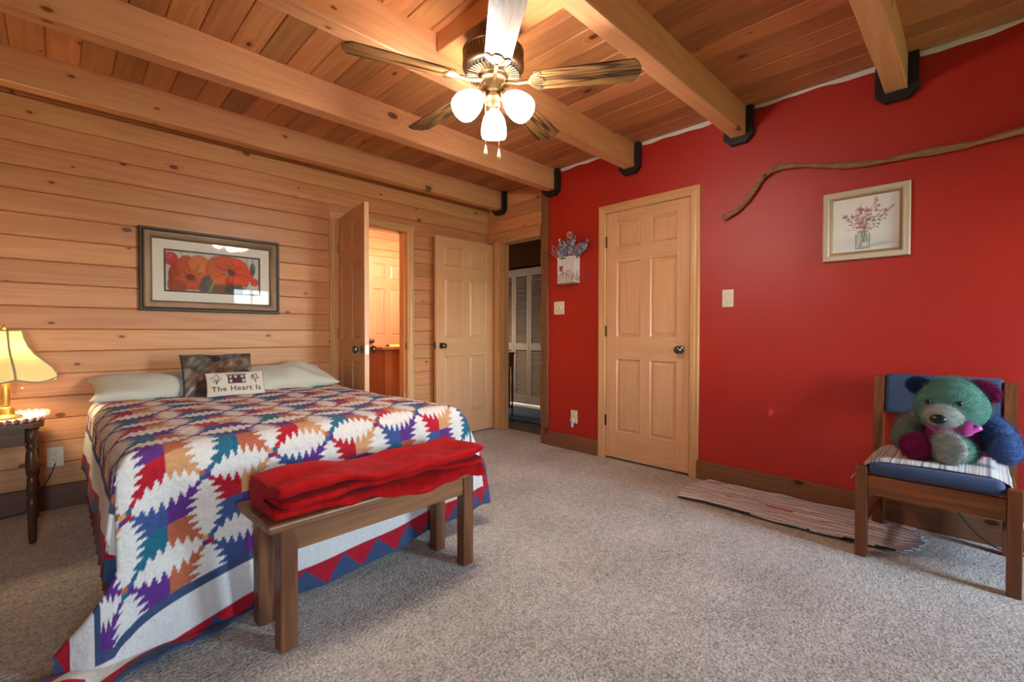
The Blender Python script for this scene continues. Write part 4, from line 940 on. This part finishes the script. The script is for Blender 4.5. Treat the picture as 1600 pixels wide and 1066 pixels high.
stems = [(-.15, .08, 's'), (-.13, .12, 'p'), (-.09, .17, 's'), (-.06, .19, 't'), (-.03, .21, 't'), (0.0, .22, 'o'), (.03, .20, 'o'), (.05, .17, 'b'), (.10, .14, 't'), (.14, .15, 't'), (.16, .09, 'b'), (.12, .07, 'b'), (-.11, .06, 'p'), (-.07, .10, 'b'), (.0, .12, 'b'), (.04, .10, 's'), (.09, .10, 'p'), (-.03, .13, 's'), (.18, .11, 'b'), (-.16, .05, 'p'), (.06, .21, 't'), (-.01, .17, 't')]
stems = [(x*1.32, z*.95, k) for x, z, k in stems]+[(x*1.05+.02, z*.62, 'spsb'[i % 4]) for i, (x, z, k) in enumerate(stems)]
for x, z, k in stems:
    d = r.uniform(-.02, .02); tip = Vector((x, d, z+.09)); root = Vector((x*.22, d*.5, -.02)); mid = (tip+root)/2+Vector((x*-.12, 0, .02))
    pts = [root.lerp(mid, .5) if False else root*(1-t_)**2+mid*2*t_*(1-t_)+tip*t_*t_ for t_ in [i/8 for i in range(9)]]
    sp = mk('flower_stem', B().tube(pts, [.0016]*6+[.0013, .001, .0008], 5), fm['t'], fl, smooth=True)
    nb = 22 if k != 't' else 14
    b = B()
    for i in range(nb):
        t_ = .45+.55*i/nb if k != 'o' else .8+.2*i/nb; p0 = root*(1-t_)**2+mid*2*t_*(1-t_)+tip*t_*t_
        e_ = Euler((r.uniform(-1.2, 1.2), r.uniform(-1.2, 1.2), r.uniform(0, 6.28))).to_matrix(); s_ = r.uniform(.8, 1.4)*(1.0 if k != 't' else .9)
        base = [(0, 0, 0), (.007, .002, .010), (0, .004, .024), (-.007, .002, .010), (0, -.002, .011)]
        if k == 't': base = [(0, 0, 0), (.0014, 0, .02), (0, .001, .05), (-.0014, 0, .02), (0, -.001, .02)]
        b.add([p0+(e_ @ Vector(q_))*s_ for q_ in base], [(0, 1, 4), (1, 2, 4), (2, 3, 4), (3, 0, 4)])
    bl2 = mk('blossom', b, fm[k], sp); bl2['kind'] = 'stuff'

# ------------------------------------------------------------------ vine branch on the red wall
bp = [(1.258, 1.833), (1.235, 1.838), (1.205, 1.85), (1.17, 1.868), (1.13, 1.90), (1.09, 1.942), (1.05, 1.995), (1.013, 2.041), (.97, 2.075), (.92, 2.092), (.85, 2.085), (.763, 2.066), (.67, 2.04), (.57, 2.018), (.48, 2.003), (.395, 1.995), (.30, 1.996), (.211, 1.994), (.12, 1.990), (.045, 1.990), (-.05, 1.998), (-.126, 2.006), (-.25, 2.02), (-.4, 2.028), (-.52, 2.02)]
vb = thing('vine_branch', 'twisted brown vine branch mounted across the red wall', 'branch', (XR, 1.25, 1.83))
def smooth_path(p, n):
    out = []; m = len(p)-1
    for i in range(n+1):
        t_ = i/n*m; k = min(int(t_), m-1); f = t_-k; q_ = [p[max(0, min(m, k+d))] for d in (-1, 0, 1, 2)]
        out.append(tuple(.5*((2*q_[1][c])+(-q_[0][c]+q_[2][c])*f+(2*q_[0][c]-5*q_[1][c]+4*q_[2][c]-q_[3][c])*f*f+(-q_[0][c]+3*q_[1][c]-3*q_[2][c]+q_[3][c])*f**3) for c in range(len(p[0]))))
    return out
sp_ = smooth_path([(-.030, y-1.25, z-1.83) for y, z in bp], 120)
rad = [.013+.004*math.sin(i*.31)+.004*min(1, i/60)+.002*math.sin(i*.9) for i in range(121)]; rad[0] = .019; rad[1] = .018; rad[2] = .016
mk('stem', B().tube(sp_, rad, 10), 'branch', vb, smooth=True)
for s, ph in ((.35, 0), (.5, 2.1), (.45, 4.2)):        # twisted strands along the bent end
    pts = []
    for i in range(0, 42):
        p = Vector(sp_[i]); a = ph+i*.16; pts.append(p+Vector((math.cos(a)*.010, math.sin(a)*.006, math.sin(a)*.010)))
    mk('strand', B().tube(pts, [.007-.00006*i for i in range(42)], 7), 'branch', vb, smooth=True)

# ------------------------------------------------------------------ ceiling fan
FC = (1.45, 1.598)
cf = thing('ceiling_fan', 'brass ceiling fan with five oak blades and three lit frosted shades', 'ceiling fan', (FC[0], FC[1], 0))
mk('canopy', B().lathe([(.030, 2.385), (.050, 2.392), (.062, 2.41), (.066, 2.439)], 28), 'brass_dark', cf, auto=40)
mk('downrod', B().lathe([(.012, 2.33), (.012, 2.39)], 14), 'brass_dark', cf, smooth=True)
mk('motor_housing', B().lathe([(.02, 2.365), (.07, 2.362), (.118, 2.352), (.138, 2.338), (.141, 2.334), (.141, 2.328), (.137, 2.325), (.137, 2.285), (.141, 2.281), (.142, 2.262), (.136, 2.252), (.126, 2.246)], 48), 'brass_dark', cf, auto=40)
for k in range(48):
    a = 2*math.pi*k/48; b = B().box(.1365, .1395, -.0028, .0028, 2.29, 2.32); mk('vent_rib', b, 'brass', cf, None, (0, 0, a)) if k == 0 else None
    if k == 0: vr = cf.children[-1].data
    else: mk('vent_rib', vr, None, cf, None, (0, 0, a))
mk('lower_bowl', B().lathe([(.126, 2.247), (.118, 2.236), (.108, 2.232), (.070, 2.226), (.062, 2.222)], 48), 'slot', cf, auto=40)
rb = mesh_of(B().rbox(.068, .122, -.0045, .0045, 2.224, 2.240, .002).rbox(.064, .07, -.006, .006, 2.220, 2.232, .001), 'vent_fin')
for k in range(40): mk('vent_fin', rb, 'brass', cf, None, (0, 0, 2*math.pi*k/40))
mk('flywheel', B().lathe([(.064, 2.226), (.066, 2.205), (.058, 2.196), (.050, 2.194)], 32), 'brass', cf, auto=40)
mk('switch_housing', B().lathe([(.050, 2.196), (.052, 2.19), (.050, 2.165), (.046, 2.150), (.036, 2.144), (.034, 2.138), (.044, 2.130), (.047, 2.118), (.040, 2.106), (.022, 2.098), (.010, 2.094), (.010, 2.084), (.004, 2.078)], 32), 'brass', cf, auto=40)
# blades
bw0, bw1, r0, r1 = .056, .068, .195, .66
out = []
for i in range(13): t_ = i/12; out.append((r0+(r1-.03-r0)*t_, -(bw0+(bw1-bw0)*t_)))
cap = [(r1-.012, -bw1+.022), (r1, -bw1+.05), (r1, bw1-.05), (r1-.012, bw1-.022)]
poly = [(r0+.0, -bw0+.012)]+out[0:]+cap+[(x, -y) for x, y in out[::-1]]+[(r0, bw0-.012)]
bladem = mesh_of(B().prism(poly, .0055, 'xy', 0), 'blade')
iron = B()
pts = [(.05, 0, .012), (.09, 0, .004), (.12, 0, -.002), (.150, 0, .000), (.175, 0, -.002)]; iron.tube(pts, [.011, .010, .009, .009, .010], 8)
scall = [(.165, -.012), (.178, -.034), (.198, -.052), (.222, -.056), (.226, -.040), (.214, -.028), (.232, -.016), (.236, 0), (.232, .016), (.214, .028), (.226, .040), (.222, .056), (.198, .052), (.178, .034), (.165, .012)]
iron.prism(scall, .004, 'xy', -.0045)
for y in (-.034, -.017, 0, .017, .034): iron.tube([(.17, y*.25, -.005), (.20, y*.8, -.0065), (.224, y*1.15, -.005)], .0026, 6)
ironm = mesh_of(iron, 'blade_iron', False)
scr = mesh_of(B().lathe([(.0045, -.0075), (.0045, -.0045)], 8), 'iron_screw')
for k in range(5):
    a = R(89.0+72*k)
    bld = mk('blade', bladem, 'fan_x', cf, (0, 0, 2.188), Euler((R(-11), 0, a), 'XYZ'))
    ii = mk('blade_iron', ironm, 'brass', bld)
    for y in (-.042, .042): mk('iron_screw', scr, 'slot', ii, (.214, y, 0))
# light kit
shp = [(.026, 0), (.030, -.006), (.040, -.016), (.052, -.036), (.061, -.062), (.066, -.090), (.067, -.112), (.063, -.128), (.0605, -.134)]
shp = [(r_*.92, z_*.95) for r_, z_ in shp]; inn = [(r_-.003, z_) for r_, z_ in shp[::-1]]
shm = mesh_of(B().lathe(shp+inn, 28, cap=False), 'glass_shade', True)
for k, (a, tilt) in enumerate(((R(172), R(46)), (R(284), R(46)), (R(46), R(34)))):
    d = Vector((math.cos(a), math.sin(a), 0)); base = Vector((0, 0, 2.138))+d*.052
    ax = (d*math.sin(tilt)+Vector((0, 0, -math.cos(tilt))))           # shade axis points down and out
    rotq = Vector((0, 0, -1)).rotation_difference(ax)
    mk('lamp_arm', B().tube([base-d*.01, base+ax*.02], [.012, .014], 12), 'brass', cf, smooth=True)
    h_ = mk('shade_holder', B().lathe([(.012, .022), (.024, .016), (.031, .008), (.031, -.004), (.028, -.006)], 20), 'brass', cf, base+ax*.035, rotq.to_euler(), auto=40)
    g_ = mk('glass_shade', shm, 'globe', cf, base+ax*.036, rotq.to_euler())
    mk('bulb', B().ell((0, 0, -.065), (.024, .024, .034), 14, 10), 'globe', g_, smooth=True)
for (x, y, z0, z1) in ((-.060, -.016, 2.13, 1.885), (-.012, -.052, 2.12, 1.872)):
    ch = mk('pull_chain', B().tube([(x, y, z0), (x, y, z1)], .0014, 6), 'chain', cf)
    mk('pull_bob', B().lathe([(.002, .004), (.0035, 0), (.006, -.014), (.0085, -.030), (.007, -.040), (.002, -.044)], 12, (x, y, z1)), 'pull', ch, smooth=True)

# ------------------------------------------------------------------ chair
ch = thing('chair', 'wooden chair with blue upholstery against the red wall', 'chair', (2.95, .145, 0))
for y in (.245, -.245):
    mk('leg', B().rbox(-.275, -.222, y-.022, y+.022, 0, .425, .004, 2), 'oak_z', ch)
    b = B(); w = .022                                   # rear post, raked back above the seat
    P = []
    for x, z in ((.225, 0), (.222, .40), (.235, .56), (.268, .812)): P.append([(x-.019, y-w, z), (x+.022, y-w, z), (x+.022, y+w, z), (x-.019, y+w, z)])
    b.grid(P, close_v=True); b.f += [(0, 1, 2, 3), (12, 13, 14, 15)]; mk('rear_post', b, 'oak_z', ch)
    mk('side_rail', B().rbox(-.222, .205, y-.012, y+.012, .30, .385, .003), 'oak_x', ch); mk('stretcher', B().rbox(-.225, .208, y-.010, y+.010, .13, .17, .003), 'oak_x', ch)
mk('front_rail', B().rbox(-.268, -.240, -.223, .223, .295, .385, .003), 'oak_y', ch); mk('back_rail', B().rbox(.205, .23, -.223, .223, .30, .385, .003), 'oak_y', ch)
b = B().rbox(-.272, .205, -.218, .218, .387, .452, .026, 4); mk('seat_cushion', b, 'blue', ch, smooth=True)
P = []
nb = 16
b = B().rbox(-.022, .022, -.222, .222, 0, .215, .020, 4)
cu2 = mk('back_cushion', b, 'blue', ch, (.248, 0, .615), (0, R(7), 0), smooth=True)
# striped runner over the seat
ny, nx = 240, 34; r = np.random.default_rng(4)
Yv = np.linspace(.285, -.345, ny); Xv = np.linspace(-.235, .19, nx)
cols = [(206, 198, 182), (214, 208, 196), (186, 176, 158), (120, 118, 120), (196, 150, 140), (222, 218, 208), (168, 172, 162), (92, 94, 104)]
stripe = np.array([cols[i] for i in r.choice(8, 120, p=[.2, .22, .12, .09, .1, .15, .07, .05])])
CC = np.repeat(stripe[np.clip((np.arange(ny)/ny*120).astype(int), 0, 119)][:, None], nx, 1)
yy, xx = np.meshgrid(Yv, Xv, indexing='ij')
edge = np.maximum(np.abs(yy)-.218, 0); top_z = .4575+.004*np.cos(yy*9)-np.maximum(np.abs(yy)-.17, 0)**2*6
zz_ = np.where(yy > .218, top_z-.32*edge, np.where(yy < -.235, top_z-.9*(np.abs(yy)-.235)-.018, top_z)); yo = np.where(yy < -.235, -.235-(np.abs(yy)-.235)*.5, yy)
xf = xx-.02*np.sin(yy*6)-.012*np.clip(-yy/.2, 0, 1); dip = np.clip((-.225-xf)/.03, 0, 1)
zz_ = zz_+.003*np.sin(xx*30+yy*7)-.006*dip
run = mk('seat_runner', grid_mesh('seat_runner', np.stack([xf, yo, zz_], -1), CC), 'print_cloth', None, (2.95, .145, 0)); sd = run.modifiers.new('thick', 'SOLIDIFY'); sd.thickness = .003; sd.offset = 1
tag(run, 'cream striped woven runner laid across the chair seat under the bear', 'runner')

# ------------------------------------------------------------------ plush bear
br = thing('teddy_bear', 'multicoloured plush teddy bear with a pink bow sitting on the chair', 'teddy bear', (2.95, .145, .462))
def L(x, y, z): return Vector((x-2.95, y-.145, z-.462))
def bead(name, mat, c, r_, rot=None, parent=br, warp=None, n=26, m=18): return mk(name, B().ell(L(*c) if parent is br else c, r_, n, m, rot, warp), mat, parent, smooth=True)
bead('body', 'p_plum', (3.005, .095, .575), (.105, .118, .122), None, br, lambda q_: Vector((q_.x, q_.y*(1.06-.12*q_.z), q_.z)))
hd = bead('head', 'p_green', (2.945, .095, .712), (.116, .128, .130), Euler((R(6), R(8), 0)).to_matrix(), br, lambda q_: Vector((q_.x, q_.y*(1.02-.10*max(q_.z, 0)), q_.z)))
mz_ = bead('muzzle', 'p_grey', (2.855, .118, .668), (.078, .070, .055), Euler((0, R(18), R(-6))).to_matrix())
bead('nose', 'nose', (2.779, .133, .665), (.017, .029, .021), Euler((0, R(10), R(-6))).to_matrix())
for y, z in ((.170, .733), (.066, .735)): bead('eye', 'nose', (2.836, y, z), (.009, .011, .012))
bead('ear', 'p_navy', (2.975, .212, .792), (.022, .046, .036), Euler((R(25), 0, R(12))).to_matrix())
bead('ear', 'p_maroon', (2.955, -.012, .786), (.022, .056, .036), Euler((R(38), 0, R(-12))).to_matrix())
def limb(name, mat, pts, rads): return subsurf(mk(name, (lambda b: b)(B().tube(smooth_path([tuple(L(*p)) for p in pts], 16), [x for (x,) in smooth_path([(q_,) for q_ in rads], 16)], 16)), mat, br, smooth=True), 1)
limb('arm', 'p_olive', [(2.985, .185, .660), (2.965, .225, .620), (2.945, .258, .565), (2.925, .262, .510), (2.92, .255, .488)], [.034, .050, .050, .042, .012])
limb('arm', 'p_blue', [(2.985, .01, .665), (2.965, -.035, .625), (2.935, -.068, .570), (2.905, -.072, .515), (2.895, -.062, .484)], [.036, .056, .060, .054, .014])
limb('leg', 'p_maroon', [(2.99, .15, .505), (2.92, .175, .512), (2.85, .198, .518), (2.812, .206, .522), (2.802, .208, .523)], [.045, .052, .050, .048, .02])
limb('leg', 'p_green', [(2.99, .05, .505), (2.92, .055, .515), (2.85, .082, .528), (2.805, .096, .534), (2.795, .098, .535)], [.05, .058, .058, .054, .02])
bead('foot_pad', 'p_maroon', (2.806, .208, .523), (.024, .058, .060), Euler((0, 0, R(-12))).to_matrix()); bead('foot_pad', 'p_grey', (2.797, .098, .536), (.026, .062, .072), Euler((0, 0, R(-10))).to_matrix())
bead('bow_knot', 'bow', (2.845, .088, .612), (.014, .016, .014))
for s, dz in ((1, -.012), (-1, .020)):
    P = []
    for i in range(9):
        t_ = i/8; w = .006+.026*math.sin(math.pi*min(1, t_*.62+.05)); c = L(2.840-.006*math.sin(t_*3), .080+s*t_*.058, .612+dz*t_)
        P.append([c+Vector((.010*math.sin(a), 0, math.cos(a)*w)) for a in [2*math.pi*k/10 for k in range(10)]])
    mk('bow_loop', B().grid(P, close_v=True), 'bow', br, smooth=True)
mk('ribbon', B().tube(smooth_path([tuple(L(*p)) for p in ((2.86, .17, .63), (2.845, .13, .60), (2.85, .09, .595), (2.85, .05, .605), (2.87, .0, .635))], 14), .013, 10), 'bow', br, smooth=True)

for o in list(br.children):       # short plush pile
    if o.name.split('.')[0] in ('nose', 'eye', 'bow_knot', 'bow_loop', 'ribbon'): continue
    pm = o.modifiers.new('pile', 'PARTICLE_SYSTEM'); ps = pm.particle_system.settings
    ps.type = 'HAIR'; ps.count = 5200 if o.name.split('.')[0] in ('head', 'body') else 3000; ps.hair_length = .0075; ps.hair_step = 2; ps.render_step = 2; ps.display_step = 2
    ps.root_radius = .8; ps.tip_radius = .3; ps.radius_scale = .0011; ps.brownian_factor = .004; ps.use_advanced_hair = True; ps.factor_random = .002; ps.material = 1
# ------------------------------------------------------------------ striped rag rug by the wall
nu, nv = 260, 240; r = np.random.default_rng(9)
U, V = np.meshgrid(np.linspace(0, 1, nu), np.linspace(0, 1, nv), indexing='ij')      # U across (0 = room side), V along from closet door to chair
xa = 2.79+.012*np.sin(V*7)+V*.02; xb = 3.255-.085*np.clip((V-.75)/.25, 0, 1)**2
endl = 1.335+.025*np.sin(U*3.1)+.008*np.sin(U*55); endr = .235-.05*np.sin(np.clip(U, 0, 1)*math.pi)+.012*np.sin(U*48)
wv = .022*np.sin(V*9+U*3)*np.sin(V*math.pi)+.012*np.sin(V*23+U*9)
Xr = xa+(xb-xa)*U; Yr = endl+(endr-endl)*V
Zr = .010+.012*np.abs(np.sin(U*13+wv*30+V*2))*(.4+.6*np.sin(V*math.pi*3+U*4)**2)+.012*np.clip((V-.93)/.07, 0, 1)*np.abs(np.sin(U*14))
Us = U+wv*.6
base = np.zeros(U.shape+(3,)); base[:] = (228, 224, 220)
base += (12*np.sin(Us*90))[..., None]; band = (Us*13) % 1
base[band < .15] = (44, 42, 48); base[(band > .5) & (band < .58)] = (164, 154, 154)
k = (Us*13).astype(int)
for kk, col in ((3, (206, 184, 180)), (6, (188, 180, 192)), (9, (216, 194, 184)), (11, (198, 194, 204))): base[(k == kk) & (band > .25)] = col
base[(k == 5) & (band > .6) & (V > .40) & (V < .52)] = (184, 30, 40); base[(k == 5) & (band > .6) & (V > .2) & (V < .27)] = (206, 120, 130); base[(k == 10) & (band > .6) & (V > .03) & (V < .12)] = (186, 60, 70)
base *= (1+RNG.normal(0, .05, U.shape))[..., None]
rg = mk('rag_rug', grid_mesh('rag_rug', np.stack([Xr, Yr, Zr], -1), np.clip(base, 0, 255)), 'print_cloth'); sd = rg.modifiers.new('thick', 'SOLIDIFY'); sd.thickness = .008; sd.offset = -1
tag(rg, 'rumpled striped rag rug along the red wall baseboard', 'rug')
# cord behind the chair
cd = mk('power_cord', B().tube(smooth_path([(3.262, .16, .30), (3.262, .12, .215), (3.258, .085, .155), (3.245, .04, .09), (3.225, -.013, .04), (3.215, -.07, .010), (3.215, -.16, .006), (3.23, -.4, .006), (3.24, -.7, .006)], 50), .0035, 7), 'cord', smooth=True)
tag(cd, 'thin brown power cord trailing behind the chair', 'cord')
cd = mk('power_cord', B().tube(smooth_path([(-.52, 3.815, .02), (-.40, 3.81, .012), (-.26, 3.80, .008), (-.16, 3.812, .012), (-.10, 3.80, .05), (-.07, 3.815, .12), (-.03, 3.838, .20), (-.007, 3.838, .27)], 40), .003, 7), 'cord', smooth=True)
tag(cd, 'thin dark lamp cord along the floor behind the side table', 'cord')
for o in list(bpy.data.objects):
    if o.get('label') == '': del o['label']
